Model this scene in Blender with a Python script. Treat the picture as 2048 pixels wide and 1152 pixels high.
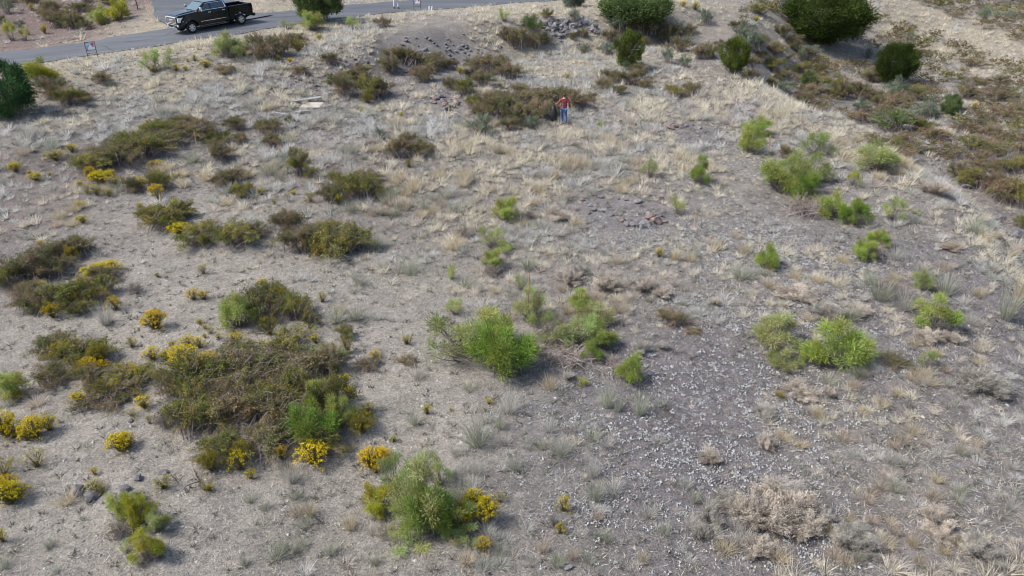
import bpy, bmesh, math, random
import numpy as np
from mathutils import Vector, Matrix

for _o in list(bpy.data.objects):
    bpy.data.objects.remove(_o)
SC = bpy.context.scene
COL = SC.collection
PI = math.pi

# ------------------------------------------------------------------ camera, sky, sun, exposure
FPX, CX, CY = 1462.0, 1024.0, 576.0          # focal length of the photograph in its own pixels
CAM_H, PITCH = 12.0, math.radians(28.0)
cam_data = bpy.data.cameras.new('camera')
cam = bpy.data.objects.new('camera', cam_data)
COL.objects.link(cam)
cam.location = (0, 0, CAM_H)
cam.rotation_euler = (PI / 2 - PITCH, 0, 0)
cam_data.sensor_width = 36.0
cam_data.lens = 36.0 * FPX / 2048.0
cam_data.clip_start = 0.3
cam_data.clip_end = 4000
SC.camera = cam

SUN_EL, SUN_AZ = math.radians(50), math.radians(-96)     # azimuth measured from +Y towards +X
world = bpy.data.worlds.new('World')
SC.world = world
world.use_nodes = True
wn = world.node_tree
wn.nodes.clear()
sky = wn.nodes.new('ShaderNodeTexSky')
sky.sky_type = 'NISHITA'
sky.sun_disc = False
sky.sun_elevation = SUN_EL
sky.sun_rotation = SUN_AZ
sky.air_density = 1.0
sky.dust_density = 2.5
sky.ozone_density = 1.0
bg = wn.nodes.new('ShaderNodeBackground')
bg.inputs['Strength'].default_value = 0.115
wo = wn.nodes.new('ShaderNodeOutputWorld')
wn.links.new(sky.outputs[0], bg.inputs['Color'])
wn.links.new(bg.outputs[0], wo.inputs['Surface'])

sun_data = bpy.data.lights.new('sun', 'SUN')
sun_data.energy = 2.4
sun_data.angle = math.radians(12)
sun_data.color = (1.0, 0.965, 0.925)
sun = bpy.data.objects.new('sun', sun_data)
COL.objects.link(sun)
_sd = Vector((math.sin(SUN_AZ) * math.cos(SUN_EL), math.cos(SUN_AZ) * math.cos(SUN_EL), math.sin(SUN_EL)))
sun.rotation_euler = _sd.to_track_quat('Z', 'Y').to_euler()
sun.location = (-30, 20, 60)

SC.view_settings.view_transform = 'Standard'
SC.view_settings.look = 'None'
SC.view_settings.gamma = 1.0
SC.view_settings.use_curve_mapping = False
SC.view_settings.exposure = 1.08
SC.cycles.filter_width = 1.05
SC.cycles.max_bounces = 6
SC.cycles.diffuse_bounces = 3
SC.cycles.transmission_bounces = 4

# ------------------------------------------------------------------ noise and terrain
_rt = np.random.RandomState(5).rand(256, 256)

def vnoise(x, y, scale, seed=0):
    x = np.asarray(x, float) / scale + seed * 17.31
    y = np.asarray(y, float) / scale + seed * 9.77
    xi = np.floor(x).astype(int); yi = np.floor(y).astype(int)
    fx = x - xi; fy = y - yi
    fx = fx * fx * (3 - 2 * fx); fy = fy * fy * (3 - 2 * fy)
    a = _rt[xi % 256, yi % 256]; b = _rt[(xi + 1) % 256, yi % 256]
    c = _rt[xi % 256, (yi + 1) % 256]; d = _rt[(xi + 1) % 256, (yi + 1) % 256]
    return (a + (b - a) * fx) * (1 - fy) + (c + (d - c) * fx) * fy

def sstep(a, b, x):
    t = np.clip((np.asarray(x, float) - a) / (b - a), 0, 1)
    return t * t * (3 - 2 * t)

ROAD_EDGE = [(-140, 22, -2.0), (-60, 43.5, 0.9), (-42, 49.0, 1.6), (-34.5, 50.7, 2.0), (-28.6, 52.2, 2.6), (-22.7, 55.4, 3.1), (-16.7, 60.8, 3.4),
             (-10.4, 66.0, 3.5), (-1.1, 71.8, 3.5), (12, 79, 3.5), (40, 96, 2.6), (90, 125, 2.0), (240, 210, 2.0)]
CREST = [(6, -30), (9.0, 2), (13.4, 10), (15.4, 16), (17.8, 21), (19.6, 26), (20.6, 30), (20.9, 37), (21, 45), (19.6, 53), (18.5, 60), (22, 72), (40, 110), (90, 200)]

def poly_dist(x, y, pts):
    """signed distance (positive on the right of travel), interpolated third coordinate"""
    best = np.full(np.shape(x), 1e9); sd = np.zeros(np.shape(x)); zz = np.zeros(np.shape(x))
    for a, b in zip(pts[:-1], pts[1:]):
        dx, dy = b[0] - a[0], b[1] - a[1]
        L2 = dx * dx + dy * dy
        t = np.clip(((x - a[0]) * dx + (y - a[1]) * dy) / L2, 0, 1)
        ex, ey = x - a[0] - t * dx, y - a[1] - t * dy
        d = np.hypot(ex, ey)
        s = np.where(ex * dy - ey * dx >= 0, 1.0, -1.0)
        m = d < best
        best = np.where(m, d, best); sd = np.where(m, s * d, sd)
        if len(a) > 2:
            zz = np.where(m, a[2] + t * (b[2] - a[2]), zz)
    return sd, zz

ROAD_W = 6.6
SIDE = [(-21.96, 61.7), (-25.96, 64.9), (-28.36, 69.5), (-32.16, 78.9), (-34.96, 94.9), (-30.96, 124.9)]

def H0(x, y):
    x = np.asarray(x, float); y = np.asarray(y, float)
    d, zr = poly_dist(x, y, ROAD_EDGE)
    s, _ = poly_dist(x, y, CREST)
    gentle = zr * (1 - sstep(2.5, 27, d))
    crest_d = 8.3 + 1.2 * (vnoise(x, y, 5.0, 3) - .5)
    low = 1.15 * (1 - sstep(12, 34, d))
    bank = low + (zr - low) * (1 - sstep(crest_d, crest_d + 5.0, d))
    wb = sstep(-15, -8.5, x) * (1 - sstep(14, 24, x))
    z = gentle * (1 - wb) + bank * wb
    far = np.clip(-d - ROAD_W - 1.0, 0, 60)
    z = z + far * 0.075 * (1 - sstep(20, 60, far) * .5)
    s = s + (vnoise(x, y, 5.5, 13) - .5) * 2.2 * sstep(18, 30, y)
    drop = -4.0 * sstep(-1.7, 5.2, s) + 0.10 * np.clip(s - 11, 0, 55)
    z = z + np.where(d > -2, drop * sstep(-2, 16, d), 0)
    # natural roughness, flattened on the road and its near verge
    sd_, _ = poly_dist(x, y, SIDE)
    rough = (sstep(0.2, 4.5, d) + sstep(ROAD_W + .3, ROAD_W + 4, -d)) * sstep(3.6, 6.5, np.abs(sd_))
    n = (vnoise(x, y, 7.0, 1) - .5) * .42 + (vnoise(x, y, 2.3, 2) - .5) * .2 + (vnoise(x, y, .8, 4) - .5) * .09
    return z + n * rough

def H(x, y):
    x = np.asarray(x, float); y = np.asarray(y, float)
    return H0(x, y) + (vnoise(x, y, .28, 7) - .5) * .035

def ray(px, py):
    u, v = (px - CX) / FPX, (CY - py) / FPX
    return np.array([u, math.cos(PITCH) + v * math.sin(PITCH), -math.sin(PITCH) + v * math.cos(PITCH)])

_T = np.concatenate([np.linspace(8, 60, 700), np.linspace(60.2, 260, 600)])

def at(px, py, h=0.0):
    """where the line of sight through a point of the photograph meets the ground"""
    r = ray(px, py)
    f = CAM_H + r[2] * _T - H(r[0] * _T, r[1] * _T) - h
    k = np.argmax(f < 0)
    if k == 0:
        t = _T[-1]
    else:
        t = _T[k - 1] + (_T[k] - _T[k - 1]) * f[k - 1] / (f[k - 1] - f[k])
    x, y = r[0] * t, r[1] * t
    return Vector((x, y, float(H(x, y)))), t          # point, depth along the view axis

def to_px(x, y, z):
    c, s = math.cos(PITCH), math.sin(PITCH)
    dz = np.asarray(z) - CAM_H
    zd = np.asarray(y) * c - dz * s
    v = (np.asarray(y) * s + dz * c)
    return CX + FPX * np.asarray(x) / zd, CY - FPX * v / zd, zd

# ------------------------------------------------------------------ materials
def new_mat(name):
    m = bpy.data.materials.new(name)
    m.use_nodes = True
    nt = m.node_tree
    nt.nodes.clear()
    out = nt.nodes.new('ShaderNodeOutputMaterial')
    return m, nt, out

def N(nt, t, **kw):
    n = nt.nodes.new(t)
    for k, v in kw.items():
        if k in n.inputs:
            n.inputs[k].default_value = v
        else:
            setattr(n, k, v)
    return n

def ramp(nt, cols, interp='LINEAR'):
    r = nt.nodes.new('ShaderNodeValToRGB')
    r.color_ramp.interpolation = interp
    e = r.color_ramp.elements
    while len(e) < len(cols):
        e.new(0.5)
    for k, (p, c) in enumerate(cols):
        e[k].position = p
        e[k].color = (*c, 1)
    return r

def foliage_mat(name, cols, translucent=0.25, tint=False, objvar=0.12):
    """leaf material: every leaf or blade its own shade, every plant its own slight cast"""
    m, nt, out = new_mat(name)
    geo = N(nt, 'ShaderNodeNewGeometry')
    k = len(cols)
    r = ramp(nt, [(i / max(1, k - 1), c) for i, c in enumerate(cols)])
    nt.links.new(geo.outputs['Random Per Island'], r.inputs[0])
    oi = N(nt, 'ShaderNodeObjectInfo')
    hsv = N(nt, 'ShaderNodeHueSaturation')
    mr = N(nt, 'ShaderNodeMapRange')
    mr.inputs['To Min'].default_value = 1 - objvar
    mr.inputs['To Max'].default_value = 1 + objvar
    nt.links.new(oi.outputs['Random'], mr.inputs[0])
    nt.links.new(mr.outputs[0], hsv.inputs['Value'])
    mr2 = N(nt, 'ShaderNodeMapRange')
    mr2.inputs['To Min'].default_value = .5 + objvar * .035
    mr2.inputs['To Max'].default_value = .5 - objvar * .035
    nt.links.new(oi.outputs['Random'], mr2.inputs[0])
    nt.links.new(mr2.outputs[0], hsv.inputs['Hue'])
    nt.links.new(r.outputs[0], hsv.inputs['Color'])
    src = hsv.outputs[0]
    if tint:
        at_ = N(nt, 'ShaderNodeAttribute'); at_.attribute_name = 'tint'
        mx = N(nt, 'ShaderNodeMix', data_type='RGBA', blend_type='MULTIPLY')
        mx.inputs[0].default_value = 1
        nt.links.new(src, mx.inputs[6]); nt.links.new(at_.outputs['Color'], mx.inputs[7])
        src = mx.outputs[2]
    d = N(nt, 'ShaderNodeBsdfDiffuse')
    nt.links.new(src, d.inputs['Color'])
    if translucent:
        t = N(nt, 'ShaderNodeBsdfTranslucent')
        nt.links.new(src, t.inputs['Color'])
        ms = N(nt, 'ShaderNodeMixShader'); ms.inputs[0].default_value = translucent
        nt.links.new(d.outputs[0], ms.inputs[1]); nt.links.new(t.outputs[0], ms.inputs[2])
        nt.links.new(ms.outputs[0], out.inputs[0])
    else:
        nt.links.new(d.outputs[0], out.inputs[0])
    return m

def plain(name, col, rough=0.6, metal=0.0, noise=0.0, nscale=8.0, coat=0.0, spec=0.5, bump=0.0):
    m, nt, out = new_mat(name)
    p = N(nt, 'ShaderNodeBsdfPrincipled')
    p.inputs['Base Color'].default_value = (*col, 1)
    p.inputs['Roughness'].default_value = rough
    p.inputs['Metallic'].default_value = metal
    p.inputs['Coat Weight'].default_value = coat
    p.inputs['Specular IOR Level'].default_value = spec
    if noise or bump:
        tc = N(nt, 'ShaderNodeTexCoord')
        nz = N(nt, 'ShaderNodeTexNoise'); nz.inputs['Scale'].default_value = nscale; nz.inputs['Detail'].default_value = 5
        nt.links.new(tc.outputs['Object'], nz.inputs['Vector'])
        if noise:
            r = ramp(nt, [(.25, tuple(c * (1 - noise) for c in col)), (.75, tuple(min(1, c * (1 + noise)) for c in col))])
            nt.links.new(nz.outputs[0], r.inputs[0]); nt.links.new(r.outputs[0], p.inputs['Base Color'])
        if bump:
            b = N(nt, 'ShaderNodeBump'); b.inputs['Strength'].default_value = bump
            nt.links.new(nz.outputs[0], b.inputs['Height']); nt.links.new(b.outputs[0], p.inputs['Normal'])
    nt.links.new(p.outputs[0], out.inputs[0])
    return m

M = {}
M['broom'] = foliage_mat('broom_green', [(.19, .225, .065), (.31, .36, .11), (.42, .47, .155), (.51, .54, .21)], .45, tint=True, objvar=.15)
M['broom_deep'] = foliage_mat('broom_deep_green', [(.10, .165, .035), (.18, .275, .055), (.26, .36, .08), (.34, .43, .12)], .45, tint=True, objvar=.12)
M['broom_pale'] = foliage_mat('broom_pale_green', [(.2, .235, .09), (.31, .35, .14), (.4, .44, .2), (.46, .48, .26)], .45, tint=True, objvar=.15)
M['broom_lime'] = foliage_mat('broom_lime', [(.18, .23, .055), (.30, .38, .09), (.40, .475, .13), (.48, .535, .18)], .45, tint=True, objvar=.12)
M['broom_yellow'] = foliage_mat('broom_yellow_green', [(.19, .21, .03), (.3, .32, .04), (.42, .41, .07), (.48, .45, .1)], .4, tint=True, objvar=.12)
M['stem_grey'] = foliage_mat('grey_stem', [(.10, .085, .075), (.17, .15, .135), (.25, .225, .2), (.13, .115, .11)], 0, objvar=.1)
M['stem_mauve'] = foliage_mat('mauve_twig', [(.11, .085, .075), (.2, .165, .15), (.29, .25, .235), (.12, .09, .08)], 0, objvar=.1)
M['stem_bare'] = foliage_mat('bare_mauve_twig', [(.18, .14, .13), (.30, .25, .24), (.40, .35, .34), (.22, .18, .17)], 0, objvar=.1)
M['scrub'] = foliage_mat('olive_brown_leaf', [(.075, .08, .038), (.155, .142, .068), (.24, .205, .112), (.295, .24, .165), (.125, .13, .055), (.22, .2, .085)], .35, tint=True, objvar=.16)
M['scrub_rust'] = foliage_mat('rusty_brown_leaf', [(.11, .092, .05), (.21, .168, .092), (.29, .232, .145), (.34, .28, .2)], .35, tint=True, objvar=.15)
M['scrub_green'] = foliage_mat('olive_green_leaf', [(.08, .09, .03), (.165, .168, .052), (.255, .242, .072), (.34, .30, .085)], .35, tint=True, objvar=.15)
M['flower'] = foliage_mat('yellow_flower', [(.46, .36, .015), (.62, .50, .02), (.70, .58, .035), (.54, .42, .02)], .15, objvar=.12)
M['flower_gold'] = foliage_mat('golden_flower', [(.48, .32, .012), (.62, .44, .015), (.68, .51, .02)], .15, objvar=.1)
M['flower_pale'] = foliage_mat('pale_yellow_flower', [(.36, .31, .08), (.48, .42, .11), (.55, .49, .16), (.38, .34, .12)], .15, objvar=.12)
M['flower_olive'] = foliage_mat('olive_yellow_flower', [(.14, .13, .025), (.24, .21, .03), (.34, .28, .03), (.16, .15, .04)], .15, objvar=.12)
M['weed_stem'] = foliage_mat('olive_stem', [(.09, .085, .03), (.16, .14, .05), (.22, .18, .08), (.14, .10, .06)], .1)
M['straw'] = foliage_mat('straw_blade', [(.36, .295, .19), (.52, .44, .30), (.62, .54, .39), (.45, .375, .25)], .42, objvar=.14)
M['straw_pink'] = foliage_mat('pinkish_straw_blade', [(.31, .25, .19), (.46, .38, .30), (.55, .47, .38), (.39, .32, .25)], .42, objvar=.14)
M['blade_grey'] = foliage_mat('grey_green_blade', [(.2, .21, .15), (.32, .33, .25), (.42, .43, .34), (.5, .49, .4)], .42, objvar=.14)
M['blade_pale'] = foliage_mat('pale_grey_blade', [(.32, .30, .26), (.47, .45, .40), (.58, .56, .5), (.4, .38, .34)], .42, objvar=.12)
M['dry_head'] = foliage_mat('dry_beige_head', [(.42, .36, .285), (.57, .505, .42), (.67, .605, .52), (.49, .425, .345)], .35, tint=True, objvar=.1)
M['dry_grey'] = foliage_mat('dry_greyish_head', [(.33, .31, .26), (.47, .445, .385), (.57, .54, .48), (.4, .38, .33)], .35, tint=True, objvar=.1)
M['juniper'] = foliage_mat('juniper_green', [(.02, .037, .011), (.042, .068, .017), (.068, .098, .024), (.10, .125, .034)], .12, tint=True, objvar=.1)
M['juniper_lime'] = foliage_mat('juniper_olive_green', [(.036, .055, .013), (.07, .10, .022), (.11, .145, .03), (.15, .175, .042)], .12, tint=True, objvar=.1)
M['mesquite'] = foliage_mat('feathery_green', [(.07, .11, .035), (.12, .175, .06), (.165, .225, .085), (.2, .25, .11)], .25, tint=True, objvar=.08)
M['oak_dark'] = foliage_mat('dark_green_leaf', [(.025, .065, .025), (.05, .11, .04), (.07, .145, .055), (.1, .18, .07)], .15, tint=True, objvar=.08)
M['teal'] = foliage_mat('blue_green_leaf', [(.085, .12, .085), (.15, .195, .145), (.22, .27, .21), (.28, .33, .27)], .15, tint=True, objvar=.14)
M['teal_pale'] = foliage_mat('pale_blue_green_leaf', [(.15, .2, .13), (.23, .29, .2), (.3, .37, .26)], .15, tint=True, objvar=.12)
M['bark'] = plain('bark', (.10, .08, .065), .9, noise=.4, nscale=12)
M['deadwood'] = plain('bleached_wood', (.38, .36, .34), .9, noise=.25, nscale=14)
M['rock'] = None
# ------------------------------------------------------------------ mesh building
class Acc:
    """collects triangles for one mesh"""
    def __init__(self):
        self.V, self.T, self.M, self.C, self.n = [], [], [], [], 0
    def add(self, v, t, mat=0, col=None):
        v = np.asarray(v, np.float32).reshape(-1, 3); t = np.asarray(t, np.int32).reshape(-1, 3)
        self.V.append(v); self.T.append(t + self.n); self.M.append(np.full(len(t), mat, np.int32))
        if col is not None:
            self.C.append(np.asarray(col, np.float32).reshape(-1, 3))
        self.n += len(v)
    def mesh(self, name, mats, smooth=False):
        me = bpy.data.meshes.new(name)
        if self.n == 0:
            return me
        V = np.concatenate(self.V); T = np.concatenate(self.T); mi = np.concatenate(self.M)
        me.vertices.add(len(V)); me.vertices.foreach_set('co', V.ravel())
        me.loops.add(len(T) * 3); me.loops.foreach_set('vertex_index', T.ravel())
        me.polygons.add(len(T)); me.polygons.foreach_set('loop_start', np.arange(0, len(T) * 3, 3, dtype=np.int32))
        me.polygons.foreach_set('material_index', mi)
        for m in mats:
            me.materials.append(m)
        if self.C:
            C = np.concatenate(self.C)
            a = me.attributes.new('tint', 'FLOAT_COLOR', 'POINT')
            a.data.foreach_set('color', np.concatenate([C, np.ones((len(C), 1), np.float32)], 1).ravel())
        me.update(calc_edges=True)
        me.polygons.foreach_set('use_smooth', np.full(len(T), smooth))
        return me

def unit(a):
    return a / np.maximum(1e-9, np.linalg.norm(a, axis=-1, keepdims=True))

def blades(acc, rng, base, d, L, W, mat=0, droop=None, col=None):
    """tapering blades; with droop two segments that bend over"""
    n = len(base)
    L = np.broadcast_to(L, (n,))[:, None]; W = np.broadcast_to(W, (n,))[:, None]
    side = unit(np.cross(d, rng.normal(size=(n, 3)))) * W * .5
    if droop is None:
        v = np.stack([base - side, base + side, base + d * L], 1)
        t = np.arange(n * 3).reshape(n, 3); k = 3
    else:
        mid = base + d * L * .55
        d2 = unit(d + droop)
        tip = mid + d2 * L * .45
        v = np.stack([base - side, base + side, mid - side * .75, mid + side * .75, tip], 1)
        i = (np.arange(n) * 5)[:, None]
        t = np.concatenate([i + [0, 1, 3], i + [0, 3, 2], i + [2, 3, 4]]); k = 5
    c = None if col is None else np.repeat(np.broadcast_to(col, (n, 3)), k, 0)
    acc.add(v.reshape(-1, 3), t, mat, c)

def leaves(acc, rng, p, size, mat=0, aspect=.55, up=0.0, col=None):
    """small four-sided leaves facing every way"""
    n = len(p)
    size = np.broadcast_to(size, (n,))[:, None]
    a = unit(rng.normal(size=(n, 3)) + np.array([0, 0, up]))
    b = unit(np.cross(a, rng.normal(size=(n, 3)))) * size * aspect
    a = a * size
    v = np.stack([p - a * .5, p + b * .5, p + a * .5, p - b * .5], 1)
    i = (np.arange(n) * 4)[:, None]
    t = np.concatenate([i + [0, 1, 2], i + [0, 2, 3]])
    c = None if col is None else np.repeat(np.broadcast_to(col, (n, 3)), 4, 0)
    acc.add(v.reshape(-1, 3), t, mat, c)

def tubes(acc, paths, r0, r1, mat=0):
    """three-sided tapering stems; paths is n x k x 3"""
    paths = np.asarray(paths, float)
    n, k, _ = paths.shape
    tan = np.gradient(paths, axis=1)
    tan = unit(tan)
    ref = np.where(np.abs(tan[..., 2:3]) > .9, np.array([1., 0, 0]), np.array([0, 0, 1.]))
    a = unit(np.cross(tan, ref)); b = np.cross(tan, a)
    r0 = np.broadcast_to(r0, (n,)); r1 = np.broadcast_to(r1, (n,))
    rad = (r0[:, None] + (r1 - r0)[:, None] * np.linspace(0, 1, k)[None, :])[..., None]
    rings = [paths + rad * (a * math.cos(q) + b * math.sin(q)) for q in (0, 2 * PI / 3, 4 * PI / 3)]
    v = np.stack(rings, 2).reshape(-1, 3)                # n, k, 3 verts
    i = (np.arange(n) * k * 3)[:, None, None] + (np.arange(k - 1) * 3)[None, :, None]
    tri = []
    for s in range(3):
        q = (s + 1) % 3
        tri.append(np.array([s, q, q + 3])); tri.append(np.array([s, q + 3, s + 3]))
    t = np.concatenate([(i + x).reshape(-1, 3) for x in tri])
    acc.add(v, t, mat)

def bez(a, b, c, k):
    s = np.linspace(0, 1, k)[None, :, None]
    a, b, c = a[:, None], b[:, None], c[:, None]
    return a * (1 - s) ** 2 + 2 * b * s * (1 - s) + c * s ** 2

# --- every maker returns (leaf Acc, wood Acc); canonical size 2 m wide unless told
def gen_broom(seed, stems=26, tuft=150, spread=1.0, gap=0.0):
    g = np.random.RandomState(seed)
    lf, wd = Acc(), Acc()
    nl = max(6, int(stems // 2.6))
    la = np.arange(nl) * 2.4 + g.normal(size=nl) * .5; lr = .88 * np.sqrt((np.arange(nl) + .35) / nl) * (.85 + .3 * g.rand(nl))
    lx, ly = lr * np.cos(la), lr * np.sin(la)
    lz = 1.32 * np.sqrt(np.clip(1 - (lr / 1.1) ** 2, .05, 1)) * (.42 + .62 * g.rand(nl))
    lt = np.array([.9, .95, .85]) * (.72 + .42 * g.rand(nl, 1)) + np.stack([.22 * g.rand(nl), .16 * g.rand(nl), .2 * g.rand(nl)], 1)
    n = stems
    q = np.arange(n) % nl
    e = np.stack([lx[q] + .085 * g.normal(size=n), ly[q] + .085 * g.normal(size=n), np.clip(lz[q] + .07 * g.normal(size=n), .12, None)], 1) * [spread, spread, 1]
    clump = q
    b = np.stack([.16 * g.normal(size=n), .16 * g.normal(size=n), np.full(n, -.05)], 1)
    c = b * .5 + e * .5; c[:, 2] -= .12; c[:, :2] += (e[:, :2]) * .12
    tubes(wd, bez(b, c, e, 5), .017, .006)
    # bare twigs low down
    m = int(n * 1.6)
    az2 = g.rand(m) * 2 * PI; r2 = .35 + .6 * g.rand(m)
    e2 = np.stack([r2 * np.cos(az2), r2 * np.sin(az2), .12 + .55 * g.rand(m)], 1)
    b2 = np.stack([.12 * g.normal(size=m), .12 * g.normal(size=m), np.full(m, -.05)], 1)
    c2 = (b2 + e2) * .5; c2[:, 2] += .16 * g.rand(m)
    tubes(wd, bez(b2, c2, e2, 4), .011, .003)
    for k in range(n):
        if g.rand() < gap:
            continue
        out = np.array([e[k, 0], e[k, 1], 0.0])
        D = unit(out * .7 + np.array([0, 0, .8]) + g.normal(size=3) * .2)
        w = .085 + .05 * g.rand()
        m_ = int(tuft * (.6 + .8 * g.rand()))
        off = g.normal(size=(m_, 3)) * [w, w, w * .85] - D * (np.abs(g.normal(size=(m_, 1))) * .07)
        p = e[k] + off
        p[:, 2] = np.maximum(p[:, 2], .05)
        d = unit(D * .8 + off * 6 + g.normal(size=(m_, 3)) * .35)
        blades(lf, g, p, d, .07 + .09 * g.rand(m_), .017 + .014 * g.rand(m_), col=lt[clump[k]] * (.9 + .2 * g.rand()))
    return lf, wd

def gen_scrub(seed, br=95, per=75, h=.85, leaf=1.0):
    g = np.random.RandomState(seed)
    lf, wd = Acc(), Acc()
    nl = max(9, br // 6)
    la = np.arange(nl) * 2.4 + g.normal(size=nl) * .4; lr = .88 * np.sqrt((np.arange(nl) + .4) / nl)
    lob = 1 + .2 * np.sin(la * 2 + g.rand() * 6) + .14 * np.sin(la * 3 + g.rand() * 6)
    lz = h * np.sqrt(np.clip(1 - (lr / 1.04) ** 2, .06, 1)) * (.55 + .6 * g.rand(nl))
    q = np.arange(br) % nl
    e = np.stack([lr[q] * lob[q] * np.cos(la[q]) + .12 * g.normal(size=br), lr[q] * lob[q] * np.sin(la[q]) + .12 * g.normal(size=br), np.clip(lz[q] * (.75 + .35 * g.rand(br)), .07, None)], 1)
    b = np.stack([.3 * g.normal(size=br), .3 * g.normal(size=br), np.full(br, -.05)], 1)
    c = b * .45 + e * .55; c[:, 2] += .18 + .18 * g.rand(br)
    P = bez(b, c, e, 6)
    tubes(wd, P, .013, .004)
    s = .42 + .64 * g.rand(br, per) ** .7
    a_, b_, c_ = b[:, None], c[:, None], e[:, None]
    s3 = s[..., None]
    p = a_ * (1 - s3) ** 2 + 2 * b_ * s3 * (1 - s3) + c_ * s3 ** 2 + g.normal(size=(br, per, 3)) * .045
    p = p.reshape(-1, 3); p[:, 2] = np.maximum(p[:, 2], .03)
    TB = np.array([(.5, .62, .5), (.8, .95, .7), (1, 1, 1), (1.22, 1.15, 1.0), (1.15, 1.0, 1.0), (1.05, 1.12, .8), (.65, .7, .6)])
    tb = TB[g.randint(0, len(TB), nl)][q] * (.85 + .3 * g.rand(br, 1))
    leaves(lf, g, p, leaf * (.03 + .035 * g.rand(len(p))), aspect=.5, col=np.repeat(tb, per, 0))
    # crooked outer twigs
    m = 70
    k = g.randint(0, br, m)
    st = P[k, 3]
    dirs = unit(np.stack([st[:, 0], st[:, 1], .35 + .5 * g.rand(m)], 1) + g.normal(size=(m, 3)) * .4)
    pts = [st]
    for j in range(4):
        dirs = unit(dirs + g.normal(size=(m, 3)) * .45)
        pts.append(pts[-1] + dirs * (.09 + .06 * g.rand(m))[:, None])
    tubes(wd, np.stack(pts, 1), .007, .003)
    return lf, wd

def gen_weed(seed, n=210, h=.6, head=.033, per=8, dense=1.0, gaps=True):
    """round flowering bush, canonical 1 m wide: heads, stems"""
    g = np.random.RandomState(seed)
    lf, wd = Acc(), Acc()
    az = g.rand(n) * 2 * PI; r = np.sqrt(g.rand(n)) * .5
    lob = 1 + .14 * np.sin(az * 3 + g.rand() * 6) + .1 * np.sin(az * 4 + g.rand() * 6)
    r = r * lob
    e = np.stack([r * np.cos(az), r * np.sin(az), h * np.sqrt(np.clip(1 - (r / .58) ** 2, .06, 1)) * (.72 + .3 * g.rand(n))], 1)
    if gaps:
        keep = vnoise(e[:, 0] + 5, e[:, 1] + 5, .16, seed % 40) > .2
        e = e[keep]; n = len(e)
    b = np.stack([.05 * g.normal(size=n), .05 * g.normal(size=n), np.full(n, -.03)], 1)
    c = (b + e) * .5; c[:, 2] += .04
    tubes(wd, bez(b, c, e, 3), .006, .003)
    q = 3
    blades(wd, g, np.repeat(c + (e - c) * g.rand(n, 1) * .7, q, 0), unit(np.repeat(e - b, q, 0) + g.normal(size=(n * q, 3)) * .25), .09, .012)
    p = np.repeat(e, per, 0) + g.normal(size=(n * per, 3)) * [.03, .03, .018]
    leaves(lf, g, p, head * (.7 + .6 * g.rand(n * per)), aspect=.8, up=-.0)
    return lf, wd

def gen_dry(seed, br=150, per=60, h=.58, W=.009):
    """dried-out twiggy bush, canonical 1 m wide, ragged outline"""
    g = np.random.RandomState(seed)
    lf, wd = Acc(), Acc()
    nl = max(7, br // 11)
    la = np.arange(nl) * 2.4 + g.normal(size=nl) * .5; lr = .43 * np.sqrt((np.arange(nl) + .4) / nl) * (.8 + .4 * g.rand(nl))
    lz = h * np.sqrt(np.clip(1 - (lr / .54) ** 2, .06, 1)) * (.5 + .6 * g.rand(nl))
    q = np.arange(br) % nl
    e = np.stack([lr[q] * np.cos(la[q]) + .07 * g.normal(size=br), lr[q] * np.sin(la[q]) + .07 * g.normal(size=br), np.clip(lz[q] * (.7 + .4 * g.rand(br)), .05, None)], 1)
    b = np.stack([.06 * g.normal(size=br), .06 * g.normal(size=br), np.full(br, -.03)], 1)
    c = (b + e) * .5 + g.normal(size=(br, 3)) * .03
    tubes(wd, bez(b, c, e, 3), .006, .003)
    t = .55 + .5 * g.rand(br, per)
    t3 = t[..., None]
    p = (b[:, None] * (1 - t3) ** 2 + 2 * c[:, None] * t3 * (1 - t3) + e[:, None] * t3 ** 2 + g.normal(size=(br, per, 3)) * .022).reshape(-1, 3)
    p[:, 2] = np.maximum(p[:, 2], .02)
    d = unit(np.repeat(unit(e - b), per, 0) * .9 + g.normal(size=(br * per, 3)) * .75)
    tint = np.repeat((.62 + .55 * g.rand(nl, 1)) * np.array([[1, 1, 1]]), 1, 0)[q] * (.85 + .3 * g.rand(br, 1))
    blades(lf, g, p, d, (.026 + .04 * g.rand(br * per)), W * (.7 + .8 * g.rand(br * per)), col=np.repeat(tint, per, 0))
    return lf, wd

def gen_tussock(seed, n=120, L=.62, splay=.75, W=.009, droop=.5, wind=.25):
    """bunchgrass, canonical 1 m across"""
    g = np.random.RandomState(seed)
    a = Acc()
    az = g.rand(n) * 2 * PI; r = np.sqrt(g.rand(n)) * .12
    b = np.stack([r * np.cos(az), r * np.sin(az), np.full(n, -.03)], 1)
    az2 = az + g.normal(size=n) * .35
    t = np.abs(g.normal(size=n)) * .45 * splay + .18 * splay + .25 * (r / .12) * splay
    t = np.clip(t, 0, 1.35)
    d = np.stack([np.sin(t) * np.cos(az2), np.sin(t) * np.sin(az2), np.cos(t)], 1)
    d = unit(d + np.array([wind, -.1 * wind, 0]) * g.rand(n, 1) + g.normal(size=(n, 3)) * [.2, .2, .12])
    dr = None if droop is None else np.stack([np.cos(az2), np.sin(az2), -np.full(n, .7)], 1) * (droop * g.rand(n))[:, None]
    blades(a, g, b, d, L * (.55 + .6 * g.rand(n)), W * (.7 + .6 * g.rand(n)), droop=dr)
    return a

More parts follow.
